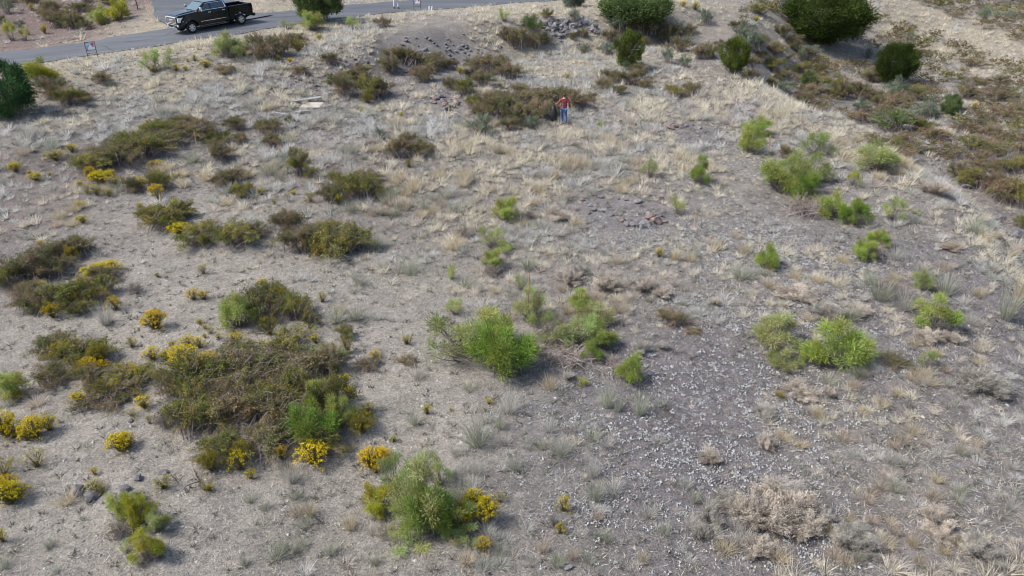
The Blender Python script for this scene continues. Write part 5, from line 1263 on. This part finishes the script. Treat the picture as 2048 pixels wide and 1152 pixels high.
def make_truck():
    root = link('pickup_truck', None)
    tag(root, 'black crew cab pickup with chrome grille and polished wheels parked on the lane', 'pickup truck')
    XF, XR, RW = 2.02, -2.04, .42
    ra = .545
    # lower body and bonnet: outline with wheel openings, rounded in plan at the nose
    bm = bmesh.new()
    prof = [(-3.06, .66)] + [(-2.99, .62)] + [(XR + ra * math.cos(a), .46 + ra * math.sin(a)) for a in np.linspace(PI, 0, 11)][::1][0:0]
    def opening(cx): return [(cx + ra * math.cos(a), max(.50, .44 + ra * math.sin(a))) for a in np.linspace(PI + .1, -.1, 12)]
    prof = [(-1.12, .50)] + opening(XF)[0:0] + [(-1.12, .50)]
    prof = [(-1.12, .50), (XF - ra, .50)] + opening(XF) + [(2.95, .56), (3.0, .85), (2.98, 1.22), (2.90, 1.335), (2.2, 1.41), (1.42, 1.46), (-1.12, 1.46)]
    bm_prism(bm, prof[1:] if prof[0] == prof[1] else prof, -.985, .985)
    for v in bm.verts:                                       # taper: bonnet top narrower, nose rounded
        k = max(0, (v.co.z - 1.0) / .46)
        v.co.y *= 1 - .055 * k
        if v.co.x > 2.5: v.co.y *= 1 - .09 * (v.co.x - 2.5) / .5
    bm_obj('body', bm, M['paint'], root, .045)
    # raised bonnet centre
    bm = bmesh.new(); bm_prism(bm, [(1.5, 1.43), (2.84, 1.33), (2.82, 1.37), (2.2, 1.455), (1.5, 1.50)], -.52, .52)
    bm_obj('bonnet_bulge', bm, M['paint'], root, .02)
    # cabin
    def frustum(name, zb, zt, xb, xt, yb, yt, mat, bev):
        bm = bmesh.new()
        b = [bm.verts.new(p) for p in ((xb[0], -yb, zb), (xb[1], -yb, zb), (xb[1], yb, zb), (xb[0], yb, zb))]
        t = [bm.verts.new(p) for p in ((xt[0], -yt, zt), (xt[1], -yt, zt), (xt[1], yt, zt), (xt[0], yt, zt))]
        for i in range(4): bm.faces.new((b[i], b[(i + 1) % 4], t[(i + 1) % 4], t[i]))
        bm.faces.new(t); bm.faces.new(b[::-1]); bmesh.ops.recalc_face_normals(bm, faces=bm.faces)
        return bm_obj(name, bm, mat, root, bev)
    zb, zt, xb, xt, yb, yt = 1.44, 2.0, (-1.12, 1.46), (-.98, .62), .93, .75
    frustum('cabin', zb, zt, xb, xt, yb, yt, M['paint'], .06)
    def P(x, side, z):                                        # a point on the cabin's side, fractionally outside
        k = (z - zb) / (zt - zb)
        return Vector((x, side * (yb + (yt - yb) * k + .012), z))
    def pane(name, pts, n, mat, th=.012, parent=root):
        bm = bmesh.new()
        a = [bm.verts.new(p) for p in pts]; b = [bm.verts.new(Vector(p) - Vector(n) * th) for p in pts]
        m = len(pts); bm.faces.new(a); bm.faces.new(b[::-1])
        for i in range(m): bm.faces.new((a[i], b[i], b[(i + 1) % m], a[(i + 1) % m]))
        bmesh.ops.recalc_face_normals(bm, faces=bm.faces)
        return bm_obj(name, bm, mat, parent)
    for s in (1, -1):
        n = (0, s, .3)
        pane('side_window', [P(.28, s, 1.90), P(.28, s, 1.51), P(1.16, s, 1.51), P(.60, s, 1.90)], n, M['glass'])
        pane('side_window', [P(-.84, s, 1.90), P(-.92, s, 1.51), P(.20, s, 1.51), P(.20, s, 1.90)], n, M['glass'])
        for nm, q in (('window_trim', [P(-.95, s, 1.49), P(1.25, s, 1.49), P(1.25, s, 1.465), P(-.95, s, 1.465)]), ('window_trim', [P(-.93, s, 1.49), P(-.86, s, 1.93), P(-.92, s, 1.93), P(-1.0, s, 1.49)]), ('window_trim', [P(-.86, s, 1.93), P(.60, s, 1.93), P(.60, s, 1.91), P(-.86, s, 1.91)])):
            pane(nm, [p + Vector((0, s * .006, 0)) for p in q], n, M['chrome'])
        # door lines, handles, mirror, step, badges
        for x in (.24, 1.28, -.98):
            bm = bmesh.new(); bm_box(bm, (x, s * .978, 1.0), (.012, .02, .84)); bm_obj('door_gap', bm, M['blackp'], root)
        for x in (.42, -.72):
            bm = bmesh.new(); bm_box(bm, (x, s * .985, 1.30), (.24, .045, .045)); bm_obj('door_handle', bm, M['chrome'], root, .012)
        bm = bmesh.new(); bm_box(bm, (1.16, s * 1.02, 1.50), (.06, .22, .05)); bm_box(bm, (1.17, s * 1.17, 1.60), (.12, .20, .30))
        mr = bm_obj('mirror', bm, M['chrome'], root, .03)
        bm = bmesh.new(); bm_box(bm, (1.103, s * 1.17, 1.60), (.012, .16, .25)); bm_obj('mirror_glass', bm, M['glass'], mr)
        bm = bmesh.new(); bm_prism(bm, [(-1.0, .44), (1.4, .44), (1.36, .39), (-.96, .39)], s * .90, s * 1.06); bm_obj('step_bar', bm, M['blackp'], root, .02)
        bm = bmesh.new(); bm_box(bm, (.2, s * .985, .74), (2.1, .02, .025)); bm_obj('side_moulding', bm, M['chrome'], root)
        # headlamp wraps the corner
        bm = bmesh.new(); bm_prism(bm, [(2.55, 1.2), (2.98, 1.2), (2.99, .88), (2.82, .86), (2.72, 1.05)], s * .73, s * .965); bm_obj('headlight', bm, M['lens'], root, .02)
        bm = bmesh.new(); bm_box(bm, (2.985, s * .80, .64), (.09, .2, .13)); bm_obj('fog_light', bm, M['lens'], root, .02)
        bm = bmesh.new(); bm_box(bm, (-3.155, s * .90, 1.16), (.07, .15, .46)); bm_obj('tail_light', bm, M['redlens'], root, .02)
        bm = bmesh.new(); bm_box(bm, (2.62, s * .975, .92), (.12, .02, .05)); bm_obj('side_marker', bm, M['amber'], root)
        # bed side with its wheel opening
        bm = bmesh.new()
        pr = [(-3.14, .66), (-3.16, 1.45), (-1.17, 1.45), (-1.17, .50)] + [(XR + ra * math.cos(a), max(.50, .44 + ra * math.sin(a))) for a in np.linspace(0, PI, 12)] + [(-2.9, .58)]
        bm_prism(bm, pr, s * .80, s * .985); bm_obj('bed_side', bm, M['paint'], root, .03)
        bm = bmesh.new(); bm_box(bm, (-2.16, s * .885, 1.462), (1.94, .13, .02)); bm_obj('bed_rail', bm, M['blackp'], root)
    # windscreen and back window
    pane('windscreen', [(1.36, -.84, 1.515), (1.36, .84, 1.515), (.70, .71, 1.945), (.70, -.71, 1.945)], (.56, 0, .83), M['wind'], -.02)
    pane('rear_window', [(-1.12, .72, 1.52), (-1.12, -.72, 1.52), (-1.03, -.64, 1.90), (-1.03, .64, 1.90)], (-1, 0, .2), M['glass'], -.015)
    bm = bmesh.new()
    for y in (.3, -.3): bm_box(bm, (1.30, y, 1.54), (.03, .62, .02), Matrix.Rotation(.18 if y > 0 else -.1, 4, 'Z'))
    bm_obj('wipers', bm, M['blackp'], root)
    # bed floor, front wall, tailgate
    for nm, c, s, m in (('bed_floor', (-2.15, 0, .92), (1.96, 1.62, .05), 'bedliner'), ('bed_front', (-1.19, 0, 1.16), (.05, 1.6, .56), 'bedliner'), ('tailgate', (-3.12, 0, 1.06), (.09, 1.60, .78), 'paint'), ('rear_bumper', (-3.24, 0, .60), (.2, 1.9, .2), 'blackp'), ('chassis', (0, 0, .46), (5.6, 1.1, .16), 'blackp')):
        bm = bmesh.new(); bm_box(bm, c, s); bm_obj(nm, bm, M[m], root, .02)
    # grille: surround, bars; bumper
    bm = bmesh.new(); bm_prism(bm, [(2.95, 1.27), (3.05, 1.25), (3.06, .80), (2.95, .78)], -.70, .70); gr = bm_obj('grille', bm, M['chrome'], root, .025)
    for z in (.88, .97, 1.06, 1.15):
        bm = bmesh.new(); bm_box(bm, (3.062, 0, z), (.02, 1.22, .03)); bm_obj('grille_slot', bm, M['blackp'], gr)
    bm = bmesh.new(); bm_box(bm, (3.075, 0, 1.03), (.03, .42, .11)); bm_obj('badge', bm, M['alloy'], gr, .02)
    bm = bmesh.new(); bm_prism(bm, [(2.86, .78), (3.10, .76), (3.14, .60), (3.10, .50), (2.86, .48)], -.93, .93)
    for v in bm.verts:
        if abs(v.co.y) > .9: v.co.x -= .13 if v.co.x > 3 else 0
    bp = bm_obj('front_bumper', bm, M['blackp'], root, .03)
    bm = bmesh.new(); bm_box(bm, (3.12, 0, .735), (.05, 1.70, .05)); bm_box(bm, (3.13, 0, .52), (.05, 1.56, .05))
    for y in (.45, -.45): bm_box(bm, (3.135, y, .57), (.06, .16, .12))
    bm_obj('bumper_trim', bm, M['chrome'], bp, .012)
    bm = bmesh.new()
    for y in (-.3, -.1, .1, .3, 0): bm_box(bm, (.6, y, 2.0), (.05, .07, .03))
    bm_obj('roof_markers', bm, M['blackp'], root, .008)
    # wheels
    for x in (XF, XR):
        for s in (1, -1):
            bm = bmesh.new()
            g0 = [(.20, -.13), (.34, -.14), (.40, -.12), (.42, -.06), (.42, .06), (.40, .12), (.34, .14), (.25, .135), (.25, -.10)]
            n = 26; rings = []
            for i in range(n):
                a = 2 * PI * i / n
                rings.append([bm.verts.new((r * math.cos(a), w, r * math.sin(a))) for r, w in g0])
            for i in range(n):
                A, B = rings[i], rings[(i + 1) % n]
                for j in range(len(g0)):
                    k = (j + 1) % len(g0); bm.faces.new((A[j], A[k], B[k], B[j]))
            bmesh.ops.recalc_face_normals(bm, faces=bm.faces)
            w = link('wheel', None, parent=root, loc=(x, s * .86, RW), rot=0 if s > 0 else PI)
            bm_obj('tyre', bm, M['rubber'], w, smooth=True)
            bm = bmesh.new()
            bm_cyl(bm, (0, -.09, 0), (0, .055, 0), .255, .255, 26)
            bm_obj('hub_back', bm, M['blackp'], w)
            bm = bmesh.new()
            bm_cyl(bm, (0, .055, 0), (0, .105, 0), .085, .07, 16)
            for i in range(12):
                a = 2 * PI * i / 12 + (.09 if i % 2 else -.09)
                m = Matrix.Rotation(-a, 4, 'Y')
                for v in bm_box(bm, (.155, .075, 0), (.19, .035, .042)): v.co = m @ v.co
            nn = 26
            outer = [[bm.verts.new((r * math.cos(2 * PI * i / nn), yy, r * math.sin(2 * PI * i / nn))) for r, yy in ((.235, .06), (.265, .06), (.268, .13), (.24, .125))] for i in range(nn)]
            for i in range(nn):
                A, B = outer[i], outer[(i + 1) % nn]
                for j in range(4): bm.faces.new((A[j], A[(j + 1) % 4], B[(j + 1) % 4], B[j]))
            bmesh.ops.recalc_face_normals(bm, faces=bm.faces)
            bm_obj('rim', bm, M['alloy'], w)
    return root

TRUCK = make_truck()
_f, _ = at(386, 66); _r, _ = at(483, 50)
_dir = Vector((_f.x - _r.x, _f.y - _r.y)); _yaw = math.atan2(_dir.y, _dir.x)
TRUCK_YAW = _yaw
_c = (_f + _r) / 2
_nrm = Vector((-math.sin(_yaw), math.cos(_yaw)))
if _nrm.y < 0: _nrm = -_nrm
_c2 = Vector((_c.x, _c.y)) + _nrm * .86
TRUCK.location = (_c2.x, _c2.y, float(H0(_c2.x, _c2.y)) + .04)
_q = Vector((math.cos(_yaw), math.sin(_yaw)))
_zf, _zr = float(H0(_c2.x + 2 * _q.x, _c2.y + 2 * _q.y)), float(H0(_c2.x - 2 * _q.x, _c2.y - 2 * _q.y))
TRUCK.rotation_euler = (0, -math.atan2(_zf - _zr, 4), _yaw)
TRUCK.location.z = (_zf + _zr) / 2 + .04
print('truck axle distance', _dir.length, 'depth', at(430, 60)[1], 'yaw', math.degrees(_yaw))

# ------------------------------------------------------------------ roadside signs
M['black_metal'] = plain('black_metal', (.01, .01, .012), .45)
M['print_white'] = plain('white_print', (.78, .79, .82), .5)
M['print_blue'] = plain('pale_blue_print', (.33, .45, .62), .5)
M['print_red'] = plain('red_print', (.46, .10, .13), .5)
M['print_pink'] = plain('pink_print', (.70, .56, .6), .5)
def make_sign(cx, cy, label, lean=0.0, yaw=0.0):
    p, zd = at(cx, cy)
    root = link('road_sign', None, loc=p)
    root.rotation_euler = (lean, 0, math.atan2(p.x, p.y) * -1 + yaw)
    root.scale = (.88, .88, .9)
    tag(root, label, 'sign', 'black framed signs along the verge')
    for s in (-1, 1):
        bm = bmesh.new(); bm_box(bm, (s * .33, 0, .57), (.035, .03, 1.30)); bm_obj('post', bm, M['black_metal'], root)
    for z, h in ((1.20, .035), (.64, .035), (.42, .025)):
        bm = bmesh.new(); bm_box(bm, (0, 0, z), (.626, .03, h)); bm_obj('crossbar', bm, M['black_metal'], root)
    bm = bmesh.new(); bm_box(bm, (0, -.004, .92), (.624, .012, .523)); pn = bm_obj('panel', bm, M['print_white'], root)
    def mark(nm, pts, mat, k=0):
        bm = bmesh.new(); f = [bm.verts.new((a, -.0135 - .003 * k, b)) for a, b in pts]; g = [bm.verts.new((a, -.0105, b)) for a, b in pts]
        bm.faces.new(f); n = len(f)
        for i in range(n): bm.faces.new((f[i], g[i], g[(i + 1) % n], f[(i + 1) % n]))
        bmesh.ops.recalc_face_normals(bm, faces=bm.faces); bm_obj(nm, bm, M[mat], pn)
    mark('print', [(-.31, .80), (-.17, .80), (-.02, 1.0), (-.06, 1.175), (-.31, 1.175)], 'print_blue')
    mark('print', [(-.27, 1.07), (-.05, 1.06), (-.05, 1.03), (-.27, 1.035)], 'print_white', 1)
    mark('print', [(-.02, 1.17), (.30, 1.17), (.30, .84), (.12, .84)], 'print_pink')
    mark('print', [(.0, 1.06), (.10, 1.12), (.22, 1.17), (.28, 1.08), (.22, 1.0), (.26, .90), (.14, .86), (.10, .98)], 'print_red', 1)
    mark('print', [(-.06, .70), (-.06, .78), (.26, .79), (.26, .70)], 'print_white', 1)
    mark('print', [(-.29, .68), (-.29, .79), (-.20, .79), (-.20, .68)], 'print_red', 1)
    bm = bmesh.new(); bm_box(bm, (.325, -.02, .80), (.05, .03, .16)); bm_obj('clamp', bm, M['black_metal'], root)
    return root
make_sign(187, 118, 'black framed sign with a red and blue panel at the road bend', yaw=.1)
make_sign(835, 22, 'black framed sign on the verge beside the walker in white trousers', yaw=-.15)

# ------------------------------------------------------------------ stakes and posts
M['lath'] = plain('raw_wooden_lath', (.60, .40, .24), .8, noise=.15)
M['lath_orange'] = plain('orange_painted_lath', (.70, .26, .08), .7, noise=.12)
M['white_paint'] = plain('white_paint', (.78, .78, .78), .6)
M['rust'] = plain('rusty_steel', (.12, .05, .035), .8, noise=.3)
def stake(cx, yb, hpx, mat, label, lean=(0, 0), w=.042):
    p, zd = at(cx, yb)
    hh = hpx * zd / FPX / .93
    bm = bmesh.new(); vs = bm_box(bm, (0, 0, hh / 2 - .05), (w, .016, hh + .1))
    for v in vs:
        if v.co.z < 0: v.co.x *= .2
    o = bm_obj('survey_stake', bm, M[mat], loc=p, rot=(lean[0], lean[1], .2))
    tag(o, label, 'stake', 'wooden survey stakes')
    bm = bmesh.new(); bm_box(bm, (0, 0, hh - .09), (w + .004, .02, .12)); bm_obj('painted_tip', bm, M['lath_orange' if mat == 'lath' else 'lath'], o)
stake(394, 301, 35, 'lath', 'pale wooden survey stake standing at the edge of dark scrub', (0, .06))
stake(540, 742, 46, 'lath', 'short wooden survey stake sticking out of the big dark thicket', (0, .03))
stake(1058, 606, 62, 'lath_orange', 'tall orange survey stake behind the broom clump')
stake(1386, 464, 42, 'lath', 'tan survey stake right of the bare patch edged with stones', (0, .02))
stake(1537, 302, 30, 'lath_orange', 'thin survey stake beside the upper broom bushes near the pad edge')
p, zd = at(276, 19); bm = bmesh.new(); bm_cyl(bm, (0, 0, -.1), (-.03, 0, 1.1), .05, .05, 8); o = bm_obj('marker_post', bm, M['rust'], loc=p)
tag(o, 'dark rusty marker post on the verge across the junction', 'post')
for dx, ln, lab in ((858, .1, 'white marker peg leaning on the verge, first of a pair past the sign'), (863, .18, 'white marker peg leaning on the verge, second of a pair past the sign')):
    p, zd = at(dx, 24); bm = bmesh.new(); bm_cyl(bm, (0, 0, -.08), (0, 0, .48), .045, .045, 8)
    tag(bm_obj('marker_peg', bm, M['white_paint'], loc=p, rot=(0, ln, 0)), lab, 'peg', 'white pegs on the verge')
p, zd = at(101, 4); bm = bmesh.new(); bm_box(bm, (0, 0, .3), (.32, .28, .6)); bm_cyl(bm, (0, 0, .6), (0, 0, .66), .12, .08, 10)
tag(bm_obj('utility_box', bm, M['white_paint'], loc=p, bevel=.03), 'small white utility box on the red slope across the road', 'utility box')

# ------------------------------------------------------------------ debris
M['board'] = plain('weathered_board', (.27, .285, .285), .9, noise=.25, nscale=10)
M['slab'] = plain('pale_pinkish_concrete', (.44, .385, .34), .9, noise=.2, nscale=3)
p, zd = at(624, 212); bm = bmesh.new(); bm_prism(bm, [(-.62, 0), (.6, 0), (.55, .06), (-.58, .06)], -.42, .4)
for v in bm.verts: v.co.x += .5 * v.co.y + .12 * math.sin(v.co.y * 9)
o = bm_obj('debris_slab', bm, M['slab'], loc=(p.x, p.y, p.z + .02), rot=(.14, .05, .25), bevel=.02); tag(o, 'pale pinkish slab lying in the dry grass', 'slab')
p, zd = at(615, 204); bm = bmesh.new(); bm_box(bm, (0, 0, 0), (1.7, .2, .09)); tag(bm_obj('board', bm, M['board'], loc=(p.x, p.y, p.z + .16), rot=(.2, -.02, .52)), 'grey weathered board propped along the back of the pale slab', 'board')
p, zd = at(563, 230); bm = bmesh.new(); bm_box(bm, (0, 0, 0), (.85, .12, .05)); tag(bm_obj('board', bm, M['board'], loc=(p.x, p.y, p.z + .08), rot=(0, .05, -.35)), 'short pale board lying alone in grass left of the slab', 'board')
p, zd = at(604, 227); bm = bmesh.new(); bm_box(bm, (0, 0, 0), (.8, .1, .07)); tag(bm_obj('board', bm, M['board'], loc=(p.x, p.y, p.z + .1), rot=(0, -.03, .3)), 'short grey board lying in grass just in front of the slab', 'board')
def stick(x0, y0, x1, y1, r, label, mat='stem_grey'):
    a, _ = at(x0, y0); b, _ = at(x1, y1); acc = Acc(); c = (a + b) / 2
    P0, P1 = np.array(a - a) + [0, 0, .03], np.array(b - a) + [0, 0, .06]
    tubes(acc, np.array([[P0, P0 * .6 + P1 * .4 + [.05, .03, .05], P0 * .25 + P1 * .75 + [-.03, .04, .03], P1]]), r, r * .5)
    tag(link('fallen_stick', acc.mesh('fallen_stick', [M[mat]]), loc=a), label, 'stick')
stick(372, 935, 398, 965, .022, 'fallen grey stick lying in front of the thicket'); stick(398, 965, 366, 985, .018, 'thin bent stick touching the olive yellow bush'); stick(606, 650, 622, 672, .03, 'dark stick lying right of the scrub and green bush')
stick(1218, 735, 1226, 765, .02, 'bare grey stem sprawling right of the broom clump'); stick(1190, 738, 1215, 768, .016, 'second bare grey stem below the pale broom'); stick(1700, 595, 1600, 540, .012, 'long dry stalk lying over grey grass')
stick(1625, 375, 1655, 430, .02, 'long bleached stem hanging from the upper broom clump', 'stem_grey')
p, zd = at(1138, 1137); tag(link('rock', ROCKS['rock_pale'][2], loc=(p.x, p.y, p.z + .04), scale=(.22, .12, .12), rot=.5), 'small white stone at the very bottom of the slope', 'rock')
p, zd = at(1484, 846); tag(link('rock', ROCKS['rock_pale'][1], loc=(p.x, p.y, p.z + .03), scale=(.15, .13, .1), rot=.5), 'single cream stone on the dark speckled soil', 'rock')

# ------------------------------------------------------------------ people
M['skin'] = plain('skin', (.50, .30, .22), .6)
M['hair'] = plain('dark_brown_hair', (.02, .013, .010), .6)
M['jeans'] = plain('blue_jeans', (.05, .105, .24), .85, noise=.25, nscale=14)
M['boots'] = plain('brown_boots', (.07, .045, .03), .7)
M['white_cloth'] = plain('off_white_cloth', (.66, .66, .66), .85, noise=.1, nscale=14)
M['grey_cloth'] = plain('grey_jacket_cloth', (.3, .31, .33), .85, noise=.1, nscale=14)
M['bag'] = plain('black_bag_plastic', (.010, .011, .012), .6, bump=.8, nscale=9)
def plaid():
    m, nt, out = new_mat('red_plaid_cloth')
    tc = N(nt, 'ShaderNodeTexCoord')
    sx = N(nt, 'ShaderNodeSeparateXYZ'); nt.links.new(tc.outputs['Object'], sx.inputs[0])
    def stripes(sock, f, ph=0):
        a = N(nt, 'ShaderNodeMath', operation='MULTIPLY_ADD'); a.inputs[1].default_value = f; a.inputs[2].default_value = ph; nt.links.new(sock, a.inputs[0])
        b = N(nt, 'ShaderNodeMath', operation='SINE'); nt.links.new(a.outputs[0], b.inputs[0]); return b.outputs[0]
    def over(src, fac, col, p0, p1, amt):
        r = ramp(nt, [(p0, (0,) * 3), (p1, (amt,) * 3)]); nt.links.new(fac, r.inputs[0])
        mx = N(nt, 'ShaderNodeMix', data_type='RGBA'); nt.links.new(r.outputs[0], mx.inputs[0])
        if hasattr(src, 'is_output'): nt.links.new(src, mx.inputs[6])
        else: mx.inputs[6].default_value = (*src, 1)
        mx.inputs[7].default_value = (*col, 1); return mx.outputs[2]
    c = over((.27, .022, .026), stripes(sx.outputs[2], 70), (.06, .012, .014), .5, .7, .75)
    c = over(c, stripes(sx.outputs[0], 70), (.06, .012, .014), .5, .7, .75)
    c = over(c, stripes(sx.outputs[2], 70, 1.9), (.5, .33, .3), .93, .97, .5)
    c = over(c, stripes(sx.outputs[0], 70, 1.9), (.5, .33, .3), .93, .97, .5)
    p = N(nt, 'ShaderNodeBsdfPrincipled'); p.inputs['Roughness'].default_value = .9; nt.links.new(c, p.inputs['Base Color']); nt.links.new(p.outputs[0], out.inputs[0])
    return m
M['plaid'] = plaid()

def skinned(name, pts, edges, radii, mat, parent, root=0, sub=2):
    me = bpy.data.meshes.new(name); me.from_pydata(pts, edges, []); me.materials.append(mat)
    o = link(name, me, parent=parent)
    s = o.modifiers.new('Skin', 'SKIN'); s.use_smooth_shade = True
    for i, v in enumerate(me.skin_vertices[0].data):
        r = radii[i]; v.radius = r if hasattr(r, '__len__') else (r, r); v.use_root = (i == root)
    m = o.modifiers.new('Sub', 'SUBSURF'); m.levels = sub; m.render_levels = sub
    return o

def person(loc, rot, label, Lh, Rh, Le, Re, Lf, Rf, Lk, Rk, shirt, trousers, shoes, holding=None):
    """local frame: the person looks along +Y, +X is the person's right; Lh.. hands, Le.. elbows, Lf.. feet, Lk.. knees"""
    root = link('person', None, loc=loc, rot=rot)
    tag(root, label, 'person')
    sh = .205
    P = [(0, 0, .96), (0, .005, 1.13), (0, .0, 1.32), (0, -.005, 1.46), (0, 0, 1.53), (0, .012, 1.60), (0, .02, 1.70), (0, .02, 1.745),
         (-sh, 0, 1.43), Le, Lh, (sh, 0, 1.43), Re, Rh, (-.10, 0, .90), Lk, Lf, (.10, 0, .90), Rk, Rf]
    E = [(0, 1), (1, 2), (2, 3), (3, 4), (4, 5), (5, 6), (6, 7), (3, 8), (8, 9), (9, 10), (3, 11), (11, 12), (12, 13), (0, 14), (14, 15), (15, 16), (0, 17), (17, 18), (18, 19)]
    Rr = [(.155, .105), (.135, .095), (.155, .10), (.12, .085), .054, (.072, .085), (.076, .092), (.05, .06), .06, .043, .03, .06, .043, .03, .088, .06, .04, .088, .06, .04]
    body = skinned('body', P, E, Rr, M['skin'], root)
    # hands: palm and five curled fingers
    for hand, elbow, s in ((Lh, Le, -1), (Rh, Re, 1)):
        h = Vector(hand); d = (h - Vector(elbow)).normalized()
        side = d.cross(Vector((0, 0, 1)) if abs(d.z) < .8 else Vector((0, 1, 0))).normalized(); nrm = side.cross(d)
        pts, ed, rr = [tuple(h - d * .01), tuple(h + d * .05)], [(0, 1)], [(.036, .02), (.042, .02)]
        for k, L in enumerate((.062, .072, .068, .052)):
            b = len(pts); off = side * (.03 - .02 * k)
            q0 = h + d * .075 + off; q1 = q0 + d * L * .5 - nrm * .012; q2 = q1 + d * L * .35 - nrm * .028
            pts += [tuple(q0), tuple(q1), tuple(q2)]; ed += [(1, b), (b, b + 1), (b + 1, b + 2)]; rr += [.010, .009, .008]
        b = len(pts); t0 = h + d * .02 + side * .04; t1 = t0 + d * .035 + side * .022 - nrm * .01; t2 = t1 + d * .028 - nrm * .014
        pts += [tuple(t0), tuple(t1), tuple(t2)]; ed += [(0, b), (b, b + 1), (b + 1, b + 2)]; rr += [.012, .010, .009]
        skinned('hand', pts, ed, rr, M['skin'], root, 0, 1)
    # face: nose, ears, eyes, mouth
    bm = bmesh.new(); bm_cyl(bm, (0, .10, 1.665), (0, .125, 1.635), .008, .017, 8); bm_obj('nose', bm, M['skin'], root, smooth=True)
    for s in (-1, 1):
        bm = bmesh.new(); bmesh.ops.create_uvsphere(bm, u_segments=8, v_segments=6, radius=.03, matrix=Matrix.Translation((s * .083, .01, 1.655)) @ Matrix.Diagonal((.35, .7, 1.05, 1))); bm_obj('ear', bm, M['skin'], root, smooth=True)
        bm = bmesh.new(); bmesh.ops.create_uvsphere(bm, u_segments=8, v_segments=6, radius=.012, matrix=Matrix.Translation((s * .032, .098, 1.675))); bm_obj('eye', bm, M['hair'], root, smooth=True)
    bm = bmesh.new(); bm_box(bm, (0, .104, 1.605), (.045, .012, .008)); bm_obj('mouth', bm, M['redlens'], root)
    # hair cap
    bm = bmesh.new(); bmesh.ops.create_uvsphere(bm, u_segments=18, v_segments=12, radius=.104, matrix=Matrix.Translation((0, -.002, 1.685)) @ Matrix.Diagonal((.86, 1.06, 1.0, 1)))
    bmesh.ops.delete(bm, geom=[v for v in bm.verts if v.co.z < 1.62 or (v.co.y > .045 and v.co.z < 1.72)], context='VERTS')
    bm_obj('hair', bm, M['hair'], root, smooth=True)
    # clothes follow the body
    wl = tuple(Vector(Le) * .12 + Vector(Lh) * .88); wr = tuple(Vector(Re) * .12 + Vector(Rh) * .88)
    skinned('shirt', [(0, .0, .84), (0, .005, 1.10), (0, 0, 1.32), (0, -.005, 1.45), (-sh, 0, 1.43), Le, wl, (sh, 0, 1.43), Re, wr, (0, 0, 1.515)],
            [(0, 1), (1, 2), (2, 3), (3, 4), (4, 5), (5, 6), (3, 7), (7, 8), (8, 9), (3, 10)], [(.19, .135), (.175, .125), (.19, .13), (.15, .11), .083, .066, .05, .083, .066, .05, .07], M[shirt], root)
    skinned('trousers', [(0, 0, .94), (-.10, 0, .88), Lk, tuple(Vector(Lf) + Vector((0, 0, .02))), (.10, 0, .88), Rk, tuple(Vector(Rf) + Vector((0, 0, .02)))], [(0, 1), (1, 2), (2, 3), (0, 4), (4, 5), (5, 6)],
            [(.165, .12), .108, .083, .072, .108, .083, .072], M[trousers], root)
    for f in (Lf, Rf):
        bm = bmesh.new(); bm_prism(bm, [(-.10, 0), (.19, 0), (.20, .05), (.06, .10), (-.08, .11)], -.048, .048)
        o = bm_obj('shoe', bm, M[shoes], root, .018, True); o.location = (f[0], f[1], f[2] - .09); o.rotation_euler = (0, 0, PI / 2)
    return root

p, zd = at(1127, 248)
MAN = person((p.x, p.y, p.z), -.12 + .10, 'man in a red plaid shirt and blue jeans seen from behind, walking into the scrub', Lh=(-.52, .30, 1.10), Rh=(.36, .10, .90), Le=(-.36, .02, 1.16), Re=(.32, -.06, 1.16), Lf=(-.11, .10, .09), Rf=(.13, -.16, .10), Lk=(-.11, .13, .50), Rk=(.12, .0, .50), shirt='plaid', trousers='jeans', shoes='boots')
# black sack held upright by its neck in his outstretched hand
g_ = np.random.RandomState(9); bm = bmesh.new()
prof = [(.0, .0), (.17, .02), (.23, .12), (.24, .35), (.20, .62), (.13, .84), (.07, .98), (.035, 1.06), (.05, 1.13), (.06, 1.16)]
n = 18; rings = []
for r, z in prof:
    rings.append([bm.verts.new((r * math.cos(a) * (1 + .10 * math.sin(3 * a + z * 6) + .05 * g_.normal()), .8 * r * math.sin(a) * (1 + .1 * math.sin(4 * a + z * 9)), z)) for a in np.linspace(0, 2 * PI, n, endpoint=False)])
for A, B in zip(rings[:-1], rings[1:]):
    for i in range(n): bm.faces.new((A[i], A[(i + 1) % n], B[(i + 1) % n], B[i]))
bmesh.ops.recalc_face_normals(bm, faces=bm.faces)
h = MAN.matrix_basis @ Vector((-.56, .36, 0))
o = bm_obj('black_sack', bm, M['bag'], smooth=True, loc=(h.x, h.y, float(H(h.x, h.y)) - .03), rot=.3)
tag(o, 'tall black sack standing in the scrub, held by the man in plaid', 'sack')
p, zd = at(793, 18)
person((p.x, p.y, p.z + .04), .5, 'person in white trousers walking along the edge of the lane', Lh=(-.26, .16, .86), Rh=(.27, -.02, .84), Le=(-.27, -.02, 1.12), Re=(.28, -.10, 1.12), Lf=(-.15, .14, .10), Rf=(.15, -.12, .10), Lk=(-.125, .12, .50), Rk=(.125, .02, .50), shirt='grey_cloth', trousers='white_cloth', shoes='boots')

finish_labels()
print('objects', len(bpy.data.objects))
